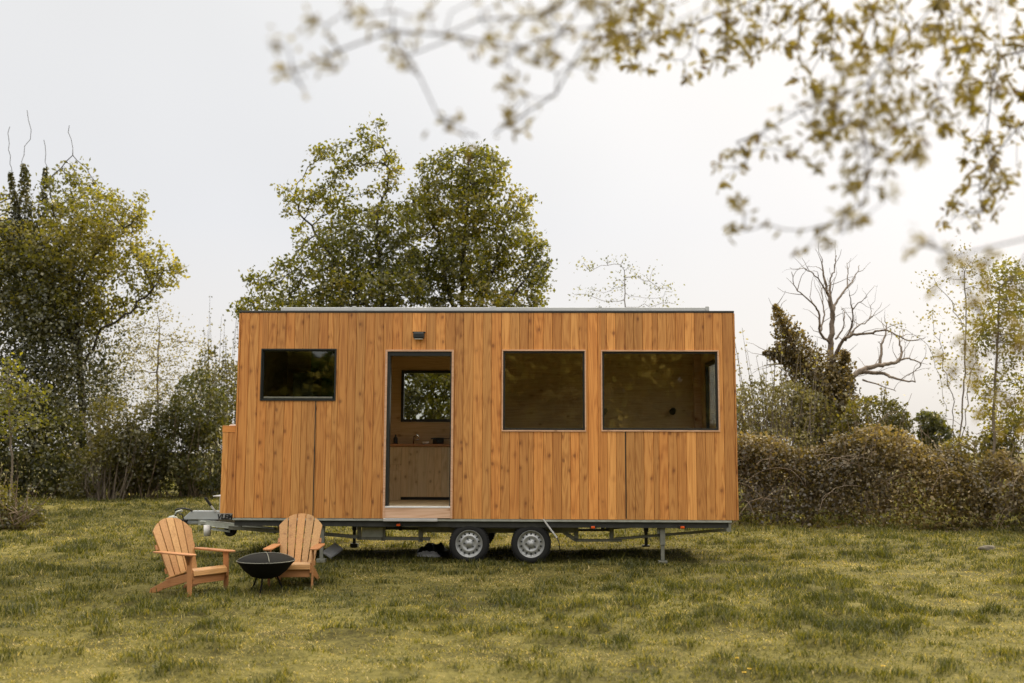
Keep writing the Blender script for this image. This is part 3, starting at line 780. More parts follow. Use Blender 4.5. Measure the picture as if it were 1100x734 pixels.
k = MB(); q = D(247.5, 570, .85); rot = Matrix.Translation((q.x, .86, q.z)) @ Matrix.Rotation(R(90), 4, 'X')
k.lathe([(.0, -.04), (.05, -.04), (.085, -.03), (.085, .03), (.06, .04), (.05, .034), (.0, .034)], rot, 24); jw = part('jockey_wheel', k, 'rubber', draw)
k = MB(); k.obox(D(232, 566, .80), D(259, 567.5, .80), .03, .035, .004); k.obox(D(227, 568, .8), D(247, 571, .8), .02, .03, .003); part('jockey_arm', k, 'steel', draw)
for s, yend in ((0, .36), (1, DEP - .40)):           # the two arms of the V
    k = MB(); a_, b_ = D(214, 565), D(266, 568); k.obox((a_.x, DY + (.05 if s else -.05), a_.z + .05), (b_.x + .55, yend, b_.z + .02), .06, .075, .004); part('drawbar_arm', k, 'steel', draw)
k = MB(); q = D(229, 533.2, .6); k.box(q.x, lx(238, 533, .6), .58, 1.3, q.z - .008, q.z + .008, .002)
q2 = D(237, 540, .6); k.box(q2.x - .01, q2.x + .01, .58, .61, lz(549, 237, .6), q.z - .009, .002); part('chest_bracket', k, 'alu')
# lettering on the drawbar
def lettering(txt, parent, loc, size, mat, rot=(R(90), 0, 0), shear=0, bold=.0):
    cu = bpy.data.curves.new('lettering', 'FONT'); cu.body = txt; cu.size = size; cu.extrude = .0015; cu.shear = shear; cu.offset = bold
    o = bpy.data.objects.new('tmp', cu); C.objects.link(o); dg = bpy.context.evaluated_depsgraph_get()
    me = bpy.data.meshes.new_from_object(o.evaluated_get(dg)); bpy.data.objects.remove(o); bpy.data.curves.remove(cu)
    me.materials.clear(); me.materials.append(mat)
    q = bpy.data.objects.new('lettering', me); C.objects.link(q); q.parent = parent; q.location = loc; q.rotation_euler = rot; return q
q = D(233.0, 557.6, .918); lettering('VLEM', draw, (q.x, .9175, q.z), .095, M['letter'], shear=.2, bold=.004)

# ================================================================== SMALL THINGS
kx_w = HM @ Vector((lx(426, 477, KY + .3), KY + .30, KT))
def lathe_thing(name, prof, loc, mat, label, cat, n=24):
    k = MB(); k.lathe(prof, None, n); o = k.build(name, M[mat]); o.location = loc; return tag(o, label, cat)
p_ = HM @ Vector((lx(425, 472, KY + .35), KY + .35, KT)); lathe_thing('bottle', [(0, .001), (.032, .001), (.034, .01), (.034, .09), (.012, .12), (.012, .15), (0, .15)], p_, 'black', 'small dark soap bottle on the worktop by the open door leaf', 'bottle')
p_ = HM @ Vector((lx(457, 475, KY + .2), KY + .20, KT)); lathe_thing('bowl', [(0, .001), (.035, .001), (.055, .035), (.05, .035), (.03, .008), (0, .008)], p_, 'white', 'little pale bowl on the worktop between tap and cooking pot', 'bowl')
k = MB(); k.lathe([(0, .001), (.085, .001), (.09, .01), (.09, .10), (.084, .10), (.082, .012), (0, .012)], None, 28).obox((.09, 0, .085), (.20, .03, .09), .02, .012, .003).obox((-.088, 0, .085), (-.115, 0, .085), .06, .012, .003)
p_ = HM @ Vector((lx(471, 472, KY + .3), KY + .30, KT)); o = k.build('cooking_pot', M['black']); o.location = p_; tag(o, 'black cooking pot on the worktop beside the door jamb', 'pot')

# --- crumpled black sheet with a pale edge under the floor, pale board by the front jack
def crumple(name, x0, x1, yc, hw, h, mat, seed, label, cat):
    r = np.random.default_rng(seed); nx, ny = 26, 14
    V = []
    for i in range(nx):
        for j in range(ny):
            u, v = i / (nx - 1), j / (ny - 1)
            e = math.sin(math.pi * u) ** .5 * math.sin(math.pi * v) ** .5
            x = x0 + (x1 - x0) * u; y = yc + (v - .5) * 2 * hw * (.7 + .5 * float(vnoise2(np.array([u * 4.]), np.array([2.]), seed)[0]))
            z = float(hgt(x, y)) + .015 + h * e * (.35 + 1.0 * float(vnoise2(np.array([u * 7.]), np.array([v * 5.]), seed + 1)[0])) 
            V.append((x + r.normal(0, .008), y, z))
    T = [(i * ny + j, (i + 1) * ny + j, (i + 1) * ny + j + 1, i * ny + j + 1) for i in range(nx - 1) for j in range(ny - 1)]
    o = mesh_np(name, np.array(V), np.array(T), 4, M[mat], None, None, False); o.data.flip_normals() if False else None
    return tag(o, label, cat)
p0, p1 = at(447, 586, 14.6), at(483, 586, 14.6)
crumple('plastic_sheet', p0.x, p1.x, 14.75, .28, .17, 'tarp', 3, 'crumpled black plastic sheet lying under the trailer before the front wheel', 'plastic sheet')
crumple('cloth_strip', p0.x + .02, p1.x - .12, 14.42, .08, .08, 'white', 5, 'pale cloth strip lying along the black plastic sheet', 'cloth')
a_, b_ = at(352, 594.5, 14.3), at(369.5, 586.5, 14.9)
k = MB(); k.bid = .2; k.obox((a_.x, 14.25, .04), (b_.x, 14.45, .14), .15, .03, .004, up=(0, -.85, .5)); o = k.build('board', M['white']); tag(o, 'whitish board lying askew beneath the trailer behind the chair', 'board')

# --- garden chairs
def ramp_pts(fn, n): return [fn(i / (n - 1)) for i in range(n)]
def garden_chair(loc, rz, label):
    t = thing('garden_chair', loc, rz, label, 'garden chair', 'wooden slatted garden chairs by the fire bowl'); t.scale = (.84, .84, .84)
    # seat: six slats on a slope, front one rolled over the edge
    mb = MB(); W = .255
    def seat_z(y): return .345 - (y + .27) * .30
    ys = [-.255, -.168, -.081, .006, .093, .178]
    for y in ys:
        mb.newbid(); z = seat_z(y)
        m = Matrix.Translation((0, y, z)) @ Matrix.Rotation(-.29, 4, 'X')
        mb.box(-W, W, -.040, .040, -.010, .010, .004, m)
    mb.newbid(); m = Matrix.Translation((0, -.305, .338)) @ Matrix.Rotation(.62, 4, 'X'); mb.box(-W, W, -.028, .028, -.010, .010, .004, m)
    mb.newbid(); m = Matrix.Translation((0, -.330, .298)) @ Matrix.Rotation(1.35, 4, 'X'); mb.box(-W, W, -.030, .030, -.010, .010, .004, m)
    seat = mb.build('seat', M['seat_x'], t)
    # fanned backrest with a rounded top
    mb = MB(); up = Vector((0, .43, .90)).normalized(); nb = Vector((0, -.90, .43)).normalized(); base = Vector((0, .195, .205)); H = .80
    n = 5; wb, wt, gap = .44, .60, .012
    def half(s):                                          # half width of the fan at height s
        return (wb + (wt - wb) * min(s / .62, 1)) / 2
    def top(x): return H - .18 * (abs(x) / (wt / 2)) ** 2.4
    for k in range(n):
        mb.newbid(); f0, f1 = k / n, (k + 1) / n
        ptsL, ptsR = [], []
        xb0, xb1 = -wb / 2 + wb * f0 + gap / 2, -wb / 2 + wb * f1 - gap / 2
        xt0, xt1 = -wt / 2 + wt * f0 + gap / 2, -wt / 2 + wt * f1 - gap / 2
        pts = [(xb0, 0), (xb1, 0)]
        pr = xt1; pl_ = xt0
        e1 = min(.62, top(pr)); e0 = min(.62, top(pl_))
        def xs(x0_, x1_, s): return x0_ + (x1_ - x0_) * min(s / .62, 1)
        pts.append((xs(xb1, xt1, top(pr)), top(pr)))
        for q in range(1, 6): 
            xq = pr + (pl_ - pr) * q / 6; pts.append((xq, top(xq)))
        pts.append((xs(xb0, xt0, top(pl_)), top(pl_)))
        P3 = [base + Vector((x, 0, 0)) + up * s for x, s in pts]
        mb.prism(P3, nb * .020, .003)
    mb.build('backrest', M['clad_seat'], t)
    mb = MB(); mb.newbid()
    for s, w in ((.10, .47), (.42, .58)):
        mb.newbid(); c = base + up * s - nb * .012
        mb.obox(c + Vector((-w / 2, 0, 0)), c + Vector((w / 2, 0, 0)), .06, .020, .003, up=nb)
    mb.build('back_rail', M['chair_x'], t)
    for s in (-1, 1):
        mb = MB(); mb.newbid(); x = s * .30
        pts = [(x - .045, .37), (x - .058, .30), (x - .062, -.30), (x - .045, -.375), (x - .02, -.40), (x + .02, -.40), (x + .045, -.375), (x + .062, -.30), (x + .058, .30), (x + .045, .37)]
        mb.prism([(px_, py_, .520) for px_, py_ in pts], (0, 0, .020), .004); mb.build('arm', M['chair_dark'], t)
        mb = MB(); mb.newbid(); x = s * .277
        mb.prism([(x - .010, -.335, 0), (x - .010, -.265, 0), (x - .010, -.225, .519), (x - .010, -.325, .519)], (.020, 0, 0), .003)
        mb.prism([(x + s * .011, -.29, .40), (x + s * .011, -.26, .40), (x + s * .051, -.26, .519), (x + s * .051, -.29, .519)], (0, .022, 0), .002)
        mb.build('front_leg', M['chair'], t)
        mb = MB(); mb.newbid(); x = s * .2565
        mb.prism([(x - .010, -.33, .325), (x - .010, -.335, .225), (x - .010, .20, .085), (x - .010, .45, -.005), (x - .010, .53, -.005), (x - .010, .50, .06), (x - .010, .17, .195)], (.020, 0, 0), .003)
        mb.build('rear_leg', M['chair_dark'], t)
    mb = MB(); mb.newbid(); mb.box(-.245, .245, -.305, -.285, .17, .265, .003); mb.build('stretcher', M['chair_x'], t)
    return t
M['clad_seat'] = wood('oiled_seat_slats', (.49, .262, .090), (.43, .218, .072), (.31, .148, .045), (.20, .085, .027), axis='Y', tint=.15, knots=.25, ring=1.2, rough=.5)
M['seat_x'] = wood('oiled_seat_boards', (.49, .262, .090), (.43, .218, .072), (.31, .148, .045), (.20, .085, .027), axis='X', tint=.15, knots=.25, ring=1.2, rough=.5)
M['chair_x'] = wood('oiled_cross_board', (.52, .25, .105), (.46, .21, .083), (.35, .145, .053), (.2, .08, .03), axis='X', tint=.10, knots=.15, ring=.6)
def foot(px, py, rz, lx_, ly_):
    """place a chair so that the foot at (lx_, ly_) of its frame stands on the ground point seen there"""
    d = ray(px, py); g = CAMP + d * (-CAM_Z / d.z); c, s = math.cos(rz), math.sin(rz)
    x, y = g.x - .84 * (lx_ * c - ly_ * s), g.y - .84 * (lx_ * s + ly_ * c)
    return (x, y, float(hgt(x, y)) - .004)
garden_chair(foot(203.5, 642, R(55), -.277, -.30), R(55), 'slatted wooden garden chair turned sideways on the open grass, facing the fire bowl')
garden_chair(foot(335, 633, R(3), .277, -.30), R(3), 'slatted wooden garden chair facing forward behind the black fire bowl')

# --- fire bowl
fb = at(285.5, 612, 10.75)
t = thing('fire_bowl', (fb.x, 10.75, float(hgt(fb.x, 10.75)) - .03), R(20), 'black steel fire bowl under a domed spark guard between the chairs', 'fire bowl')
k = MB(); k.lathe([(0, .175), (.08, .178), (.15, .200), (.225, .262), (.272, .322), (.300, .352), (.304, .358), (.298, .362), (.268, .330), (.21, .27), (.14, .215), (0, .19)], None, 48); k.build('bowl', M['soot'], t)
k = MB(); k.lathe([(.298, .363), (.27, .384), (.22, .406), (.15, .425), (.07, .435), (.0, .436)], None, 40); gd = k.build('spark_guard', M['mesh'], t)
k = MB()
for an in (0, math.pi / 2):
    pts = [(math.cos(an) * r_ * s, math.sin(an) * r_ * s, z + .006) for s, seq in ((-1, [(.298, .363), (.27, .384), (.22, .406), (.15, .425), (.07, .435)]), (1, [(0, .437), (.07, .435), (.15, .425), (.22, .406), (.27, .384), (.298, .363)])) for r_, z in seq]
    k.tube(pts, .0035, 6)
k.tube([(.30 * math.cos(i * math.pi / 20), .30 * math.sin(i * math.pi / 20), .361) for i in range(41)], .004, 6); k.build('guard_band', M['steel_w'], gd)
for i in range(3):
    an = 2 * math.pi * i / 3 + .15; k = MB()
    k.tube([(.12 * math.cos(an), .12 * math.sin(an), .20), (.165 * math.cos(an), .165 * math.sin(an), .10), (.235 * math.cos(an), .235 * math.sin(an), -.02)], .009, 8); k.build('leg', M['soot'], t)

# ================================================================== GROUND AND GRASS
def axis_lines(c, fine, half, far):
    a = list(np.arange(c - half, c + half + 1e-6, fine)); s = fine; lo, hi = a[0], a[-1]
    while hi < far: s *= 1.35; hi += s; a.append(hi)
    s = fine
    while lo > -far: s *= 1.35; lo -= s; a.insert(0, lo)
    return np.array(a)
gx = axis_lines(0, .10, 15, 600); gy = axis_lines(14, .085, 9.5, 600)
X, Y = np.meshgrid(gx, gy, indexing='ij'); Z = hgt(X, Y)
nx, ny = X.shape; I = np.arange(nx * ny).reshape(nx, ny)
T = np.stack([I[:-1, :-1], I[1:, :-1], I[1:, 1:], I[:-1, 1:]], -1).reshape(-1, 4)
t = NT('meadow_soil'); P = t.geo()
n1 = t.noise(P, .55, 6, .6); n2 = t.noise(P, 3.0, 6, .65); n3 = t.noise(P, 24, 4, .7)
f = t.math('ADD', t.math('MULTIPLY', n1, .4), t.math('ADD', t.math('MULTIPLY', n2, .35), t.math('MULTIPLY', n3, .3)))
col = t.ramp(f, [(.34, (.024, .019, .008)), (.46, (.056, .050, .015)), (.58, (.125, .110, .032)), (.72, (.21, .17, .07))])
t.principled(Base_Color=col, Roughness=.95, Normal=t.bump(n3, .6, .03), Specular_IOR_Level=.1)
g = mesh_np('ground', np.stack([X, Y, Z], -1).reshape(-1, 3), T, 4, t.m, None, None, True); tag(g, None, None, None, 'structure')

def grass():
    r = np.random.default_rng(5)
    ys = np.linspace(4.6, 50, 4000)
    dens = 3300 * np.minimum(1, (9.5 / ys) ** 1.75); wid = 1.10 * ys + 3.2
    pdf = dens * wid; cdf = np.cumsum(pdf) * (ys[1] - ys[0]); n = int(cdf[-1]); cdf /= cdf[-1]
    y = np.interp(r.random(n), cdf, ys); x = (r.random(n) - .5) * (1.10 * y + 3.2)
    # tufts: thicker, taller, darker cushions; between them short matted dry grass
    tuft = vnoise2(x * 2.7 + 60, y * 3.3 + 60, 21); big = vnoise2(x * .42 + 30, y * .42 + 30, 22); mid = vnoise2(x * .95 + 10, y * .95 + 10, 23); fine = vnoise2(x * 8 + 9, y * 8 + 9, 24); sub_ = vnoise2(x * 5.3 + 30, y * 6 + 30, 27)
    tf = np.clip((tuft * .48 + sub_ * .34 + mid * .04 + fine * .28 - .56) * 4.8, 0, 1)
    dry = np.clip((big * .38 + vnoise2(x * 1.6, y * 2.4 + 77, 25) * .38 + vnoise2(x * 4.4, y * 6 + 7, 29) * .30 - .47) * 3.4, 0, 1) * (1 - tf * .6)
    bare = np.clip((vnoise2(x * 2.4 + 5, y * 3.4 + 8, 26) * .62 + vnoise2(x * 7 + 3, y * 9 + 2, 28) * .42 - .66) * 7, 0, 1)
    keep = r.random(n) < (.58 + .42 * tf) * (1 - .88 * bare)
    under = (np.abs(x + .3) < 3.4) & (np.abs(y - 14.9) < 1.0)
    keep &= ~(under & (r.random(n) < .45))
    x, y, tf, dry, big = x[keep], y[keep], tf[keep], dry[keep], big[keep]; n = len(x)
    rim = np.clip((y - 16) / 6, 0, 1) * np.clip((x - 1) / 3, 0, 1)
    h = (.018 + .040 * tf + .015 * r.random(n) + .05 * rim * r.random(n)) * (.65 + .7 * r.random(n)) * (1 - .25 * dry)
    rank = np.clip((vnoise2(x * 1.25 + 3, y * 1.9 + 5, 41) * .7 + vnoise2(x * 4 + 3, y * 5 + 5, 42) * .3 - .64) * 9, 0, 1); h *= 1 + .55 * rank
    tall = r.random(n) < .006; h[tall] *= 2.2
    w = (.0030 + .00050 * y) * (.7 + .6 * r.random(n))
    h = h + .0007 * y
    az = r.random(n) * 2 * np.pi + 1.2 * (vnoise2(x * .8, y * .8, 31) - .5) * 6; lean = (.40 + .95 * r.random(n)) * (1.15 - .35 * tf) + .25 * dry
    dx, dy = np.cos(az), np.sin(az); sx, sy = -dy, dx
    fa = r.random(n) * np.pi; sx, sy = np.cos(fa), np.sin(fa)
    z = hgt(x, y) - .006
    b = np.stack([x, y, z], 1); s = np.stack([sx, sy, np.zeros(n)], 1) * (w / 2)[:, None]; d = np.stack([dx, dy, np.zeros(n)], 1)
    l1 = lean * .45; l2 = lean * 1.25
    m = b + (d * np.sin(l1)[:, None] + np.array((0, 0, 1)) * np.cos(l1)[:, None]) * (h * .55)[:, None]
    tip = m + (d * np.sin(np.minimum(l2, 1.8))[:, None] + np.array((0, 0, 1)) * np.cos(np.minimum(l2, 1.8))[:, None]) * (h * .55)[:, None]
    V = np.stack([b - s, b + s, m + s * .75, m - s * .75, tip], 1).reshape(-1, 3)
    k = (np.arange(n) * 5)[:, None]
    T = np.concatenate([k + np.array((0, 1, 2)), k + np.array((0, 2, 3)), k + np.array((3, 2, 4))], 0)
    v = np.clip(.27 - .24 * rank + .46 * dry * (1 - rank) - .22 * tf + r.normal(0, .28, n), 0, 1)
    o = mesh_np('grass', V, T, 3, M['grass'], None, np.repeat(v, 5)); tag(o, None, None, None, 'stuff')
grass()

def gpt(px, py):
    d = ray(px, py); return CAMP + d * (-CAM_Z / d.z)
# dandelions
def dandelion(px, py, s):
    q = gpt(px, py); t = thing('dandelion', (q.x, q.y, float(hgt(q.x, q.y))), s, 'tiny yellow dandelion flower in the short meadow grass', 'flower', 'dandelions in the meadow'); t.scale = (.75, .75, .75)
    k = MB(); k.tube([(0, 0, 0), (.006, .004, .05), (.010, .0, .085)], .0022, 5); k.build('stem', M['leaf_olive'], t)
    k = MB()
    for i in range(16):
        an = i * 2.4; rr_ = .008 + .013 * (i / 15); m = Matrix.Translation((.010, 0, .087)) @ Matrix.Rotation(an, 4, 'Z')
        k.box(.001, rr_, -.004, .004, .0 - .012 * (rr_ - .008), .003, 0, m)
    k.build('flower_head', M['petal'], t)
for i, (px, py) in enumerate(((597, 677), (612, 677), (793, 718), (806, 727), (799, 731), (948, 723))): dandelion(px, py, i * 1.3)
# a field stone near the hedge, pale daisies
q = gpt(1061, 592); k = MB(); bmesh.ops.create_icosphere(k.bm, subdivisions=3, radius=1)
for v in k.bm.verts:
    nn = mnoise.noise(v.co * 1.6) * .25; v.co = Vector((v.co.x * .14, v.co.y * .10, v.co.z * .065)) * (1 + nn)
for f_ in k.bm.faces: f_.smooth = True
o = k.build('field_stone', M['stone']); o.location = (q.x, q.y, .02); tag(o, 'rounded grey field stone in the grass in front of the bramble hedge', 'stone')

# ================================================================== TREES AND SHRUBS
B = lambda px, Y: (at(px, 500, Y).x, Y)
pp = lambda Y, pts: [tuple(at(p[0], p[1], Y + (p[2] if len(p) > 2 else 0))) for p in pts]
# --- left: ivy clad oak
Y0 = 33
iv = [(pp(Y0, [(88, 520), (84, 440), (70, 360), (62, 300)]), [1.1, 1.7, 1.9, 1.3], 1900),
      (pp(Y0, [(40, 470, -1), (40, 380, -1), (30, 300, -.5), (22, 250)]), [1.5, 1.7, 1.3, .7], 1700),
      (pp(Y0, [(-15, 470, -1), (-20, 380), (-10, 300)]), [1.4, 1.6, 1.2], 1200),
      (pp(Y0, [(22, 262), (17, 225), (11, 185)]), [.35, .2, .08], 260), (pp(Y0, [(32, 250), (27, 215), (26, 178)]), [.45, .3, .15], 380), (pp(Y0, [(46, 240), (48, 205), (49, 180)]), [.35, .2, .08], 240)]
tree('oak_tree', 'big ivy clad oak with bare dead tips and a yellow green crown', 'tree', B(88, Y0),
     lobes_px([(85, 225, 45, 38), (70, 275, 60, 45), (118, 255, 40, 40), (140, 225, 20, 22), (160, 290, 38, 30, 0, 1.3), (176, 288, 22, 18, 0, .8), (128, 325, 34, 20), (20, 290, 50, 55), (-30, 280, 50, 70), (60, 330, 55, 40)], Y0),
     M['leaf_yellow'], M['bark'], 3, n_attr=4200, step=.21, leaves=26, lsize=.125, spread=.14, kill=.28, gap=.45, tip=.009, trunk=pp(Y0, [(88, 440), (84, 370), (78, 300), (84, 250)]), rtrunk=.30, ivy=iv,
     extra=[pp(Y0, [(86, 400), (110, 355), (140, 335), (170, 305)]), pp(Y0, [(80, 320), (100, 275), (125, 255), (152, 230)]), pp(Y0, [(84, 370), (50, 320), (28, 280), (20, 220), (12, 175), (9, 137)]),
            pp(Y0, [(50, 320), (36, 250), (26, 195), (24, 165), (32, 150), (33, 140), (29, 122)]), pp(Y0, [(36, 250), (47, 210), (49, 165), (47, 148)]), pp(Y0, [(70, 300), (52, 192), (66, 182), (77, 168), (77, 150), (73, 135)])])
# --- left: young field maple in front, scrub
tree('young_tree', 'slim young tree with a thin pale stem in front of the ivy clad oak', 'tree', B(14, 22),
     lobes_px([(12, 395, 14, 20), (22, 420, 26, 18), (38, 432, 20, 12), (20, 450, 32, 14), (44, 458, 16, 8), (-6, 440, 22, 30), (0, 400, 14, 18)], 22), M['leaf_yellow'], M['bark_pale'], 5,
     n_attr=300, step=.18, leaves=24, lsize=.085, spread=.13, tip=.006, trunk=pp(22, [(13, 490), (10, 450), (9, 410)]), rtrunk=.055, infl=1.8, kill=.3)
S = 'scrub along the left edge of the meadow'
shrub('shrub', 'dark leafy shrub filling the gap below the ivy clad oak', 'shrub', lobes_px([(40, 480, 55, 60), (70, 505, 40, 32), (5, 470, 40, 60)], 31.5), M['leaf_dark'], M['stem'], 11, 9500, .12, 40, S)
shrub('shrub', 'tangled olive shrub with bare grey stems at the foot of the ivy clad oak', 'shrub', lobes_px([(112, 505, 36, 30), (95, 520, 30, 16), (130, 490, 28, 40), (118, 455, 26, 30)], 30.5), M['leaf_olive'], M['bark_pale'], 12, 6500, .095, 80, S, spikes=.9, holes=.44)
shrub('shrub', 'rounded mid green shrub midway between the oak and the house', 'shrub', lobes_px([(150, 495, 30, 36), (160, 470, 26, 40), (140, 512, 30, 20)], 31), M['leaf_olive'], M['stem'], 13, 6500, .10, 40, S)
shrub('holly_bush', 'dark glossy holly bush beside the tool chest of the house', 'shrub', lobes_px([(195, 480, 34, 52), (215, 440, 30, 44), (228, 490, 30, 42), (190, 510, 36, 24)], 32), M['leaf_dark'], M['stem'], 14, 11000, .11, 40, S, spikes=.6)
shrub('shrub', 'tall loose green shrub rising behind the holly bush', 'shrub', lobes_px([(238, 415, 26, 36), (255, 440, 30, 60), (222, 395, 16, 20)], 34.5), M['leaf_olive'], M['bark'], 15, 5200, .10, 60, S, holes=.46, spikes=1.0)
shrub('bramble_bush', 'low bramble bush standing out in the meadow below the slim young tree', 'shrub', lobes_px([(14, 552, 30, 22), (-10, 545, 30, 28), (34, 560, 16, 12)], 19.3), M['leaf_olive'], M['stem'], 16, 5000, .055, 90, None, spikes=.7, holes=.40)
tree('birch_tree', 'wispy pale leaved birch between the oak and the holly', 'tree', B(170, 37),
     lobes_px([(165, 375, 45, 40), (172, 340, 18, 22), (140, 400, 35, 35), (200, 390, 30, 40), (185, 420, 45, 30), (120, 430, 30, 25)], 37), M['leaf_pale'], M['bark_pale'], 6,
     n_attr=900, step=.26, leaves=26, lsize=.085, spread=.30, tip=.008, trunk=pp(37, [(170, 460), (169, 400), (172, 350)]), rtrunk=.11)
tree('thin_tree', 'thin leaning tree with sparse leaves behind the dark scrub', 'tree', B(110, 35.5),
     lobes_px([(110, 420, 35, 35), (95, 385, 30, 25), (135, 365, 28, 25)], 35.5), M['leaf_olive'], M['bark'], 8, n_attr=220, leaves=22, lsize=.10, spread=.25, tip=.009, trunk=pp(35.5, [(112, 450), (116, 400)]), rtrunk=.10)
# --- centre: two oaks behind the roof
OA, OC = 'oaks standing behind the house', [(0, 0)]
tree('oak_tree', 'taller open crowned oak behind the roof with a single spire of leaves on top', 'tree', B(412, 30),
     lobes_px([(404, 180, 30, 34), (398, 150, 17, 14), (408, 135, 12, 9), (375, 190, 22, 26), (355, 165, 20, 14), (340, 225, 36, 30), (306, 208, 14, 10), (330, 195, 16, 10), (395, 245, 50, 38), (355, 275, 55, 32), (430, 265, 30, 42), (395, 310, 70, 28), (300, 312, 32, 20), (276, 300, 14, 10), (268, 330, 20, 12), (445, 400, 75, 40), (455, 438, 60, 26), (360, 390, 80, 50), (330, 340, 70, 22)], 30),
     M['leaf_oak'], M['bark'], 21, n_attr=4600, step=.20, leaves=25, lsize=.12, spread=.13, kill=.27, gap=.43, tip=.009, trunk=pp(30, [(413, 420), (410, 330), (408, 260)]), rtrunk=.30, infl=2.6,
     extra=[pp(30, [(410, 330), (405, 235), (418, 190), (412, 160)]), pp(30, [(409, 245), (425, 225), (450, 200)]), pp(30, [(411, 350), (375, 300), (345, 260), (315, 215)]), pp(30, [(413, 440), (440, 425), (462, 432), (478, 452)]), pp(30, [(412, 390), (440, 400), (470, 425), (500, 430)]), pp(30, [(412, 410), (375, 385), (340, 370)])])
tree('oak_tree', 'broad dense crowned oak behind the roof, beside the taller open one', 'tree', B(500, 31.5),
     lobes_px([(508, 185, 40, 30), (480, 175, 20, 18), (490, 230, 45, 38), (540, 225, 36, 34), (550, 270, 38, 45), (565, 300, 28, 30), (505, 285, 55, 40), (470, 300, 30, 35), (525, 330, 62, 26), (520, 380, 70, 45), (562, 240, 14, 16), (450, 235, 20, 36), (462, 190, 16, 20), (445, 290, 26, 36)], 31.5),
     M['leaf_oak'], M['bark'], 22, n_attr=4600, step=.20, leaves=29, lsize=.12, spread=.14, kill=.27, gap=.40, tip=.009, trunk=pp(31.5, [(500, 430), (496, 340), (498, 270), (503, 210), (503, 165)]), rtrunk=.28, infl=2.6,
     extra=[pp(31.5, [(498, 360), (478, 300), (470, 250), (455, 215)]), pp(31.5, [(497, 350), (530, 290), (545, 235)]), pp(31.5, [(498, 380), (540, 330), (570, 295)])])
tree('ash_tree', 'very sparse young ash tree alone above the solar panels past the two oaks', 'tree', B(668, 36),
     lobes_px([(640, 288, 22, 14), (655, 280, 16, 12), (668, 278, 10, 14), (690, 290, 22, 18), (705, 315, 26, 18), (650, 318, 36, 16), (618, 318, 18, 10), (725, 318, 10, 20), (665, 360, 50, 40)], 36), M['leaf_oak'], M['bark_pale'], 23,
     n_attr=420, step=.25, leaves=12, lsize=.085, spread=.16, tip=.006, trunk=pp(36, [(668, 430), (671, 330), (671, 290)]), rtrunk=.075)
# --- right: bramble hedge (runs on behind the house), scrub, dead ivy clad tree
def hedge():
    r = np.random.default_rng(31)
    path = np.array([(15.5, 18.4), (11.5, 19.2), (8.5, 19.9), (6.2, 20.5), (4.0, 21.2), (2.2, 22.2), (-1, 26), (-6, 31), (-9, 33)]); wgt = np.array([.7, 1, 1, 1, 1, .8, .25, .15])
    L_ = np.linalg.norm(np.diff(path, axis=0), axis=1); pr = L_ * wgt; pr /= pr.sum()
    org = np.array((8.0, 20.2, 0)); t = thing('bramble_hedge', tuple(org), 0, 'wide overgrown brown bramble hedge beyond the trailer tail', 'hedge')
    def along(n):
        i = r.choice(len(L_), n, p=pr); f = r.random(n)[:, None]; return path[i] + (path[i + 1] - path[i]) * f
    n = 130000
    c = along(n); top = 1.38 + .80 * (vnoise2(c[:, 0] * .7 + 20, c[:, 1] * .7 + 20, 5) - .35) + .85 * (vnoise2(c[:, 0] * 2.2 + 20, c[:, 1] * .3 + 20, 6) - .5)
    top += np.clip((c[:, 0] - 8.5) * .09, 0, .4)
    u = r.random(n); front = r.random(n) < .72
    # rounded section: front face, top, some inside
    th = np.where(front, r.random(n) * np.pi * .62, r.random(n) * np.pi); rr_ = 1 - .35 * r.random(n) ** 2
    bul = 1 + .30 * (vnoise2(c[:, 0] * 1.1 + 7, th * 2.0 + 7, 8) - .5) * 2
    P = np.stack([c[:, 0], c[:, 1] - np.cos(th) * 1.0 * rr_ * bul, np.sin(th) ** .65 * top * rr_ * (.8 + .2 * bul)], 1); P += r.normal(0, .07, P.shape)
    P[:, 2] = np.abs(P[:, 2])
    k = vnoise3(P * 1.5 + 60, 9) * .55 + vnoise3(P * 4.5 + 60, 10) * .45
    P = P[k > .36]
    V, T, v = leaf_arrays(P - org, .066, r, .75, .2, np.clip(leaf_tone(P, r, .9, 12) + .28 * (P[:, 2] / 1.6 - .55), 0, 1))  # lit hedge top put into the leaf colour, paler with height
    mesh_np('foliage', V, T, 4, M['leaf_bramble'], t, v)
    s0, s1, ra, rb = [], [], [], []
    for i in range(480):                                   # arching canes
        b = along(1)[0]; a = r.random() * 2 * np.pi; Ln = .5 + 1.0 * r.random(); x, y, z = b[0], b[1] - .35 - .75 * r.random(), .15 + 1.25 * r.random() ** .8
        p = np.array((x, y, z)); d = np.array((np.cos(a), -.25 + .4 * np.sin(a), .7 * r.random())) if r.random() < .6 else np.array((.3 * np.cos(a), .3 * np.sin(a), 1.6)); d = d / np.linalg.norm(d); rad = .004 + .006 * r.random() ** 2
        for q in range(6):
            e = p + d * Ln / 6; e[2] = max(e[2], .02); s0.append(p); s1.append(e); ra.append(rad); rb.append(rad * .9); rad *= .9; d = d + np.array((0, -.02, -.30)) + r.normal(0, .12, 3); d /= np.linalg.norm(d); p = e
    V, T = limbs_np((np.array(s0) - org, np.array(s1) - org, np.array(ra), np.array(rb)), 4); mesh_np('cane', V, T, 4, M['stem'], t, np.zeros(len(V)), True)
    return t
hedge()
RS = 'scrub growing behind the bramble hedge'
shrub('blossoming_shrub', 'pale flowering shrub behind the hedge next to the house end wall', 'shrub', lobes_px([(815, 445, 34, 36), (850, 440, 28, 32), (835, 470, 45, 30), (800, 470, 20, 40)], 24.5), M['leaf_pale'], M['bark_pale'], 41, 5200, .075, 130, RS, holes=.44, spikes=1.1)
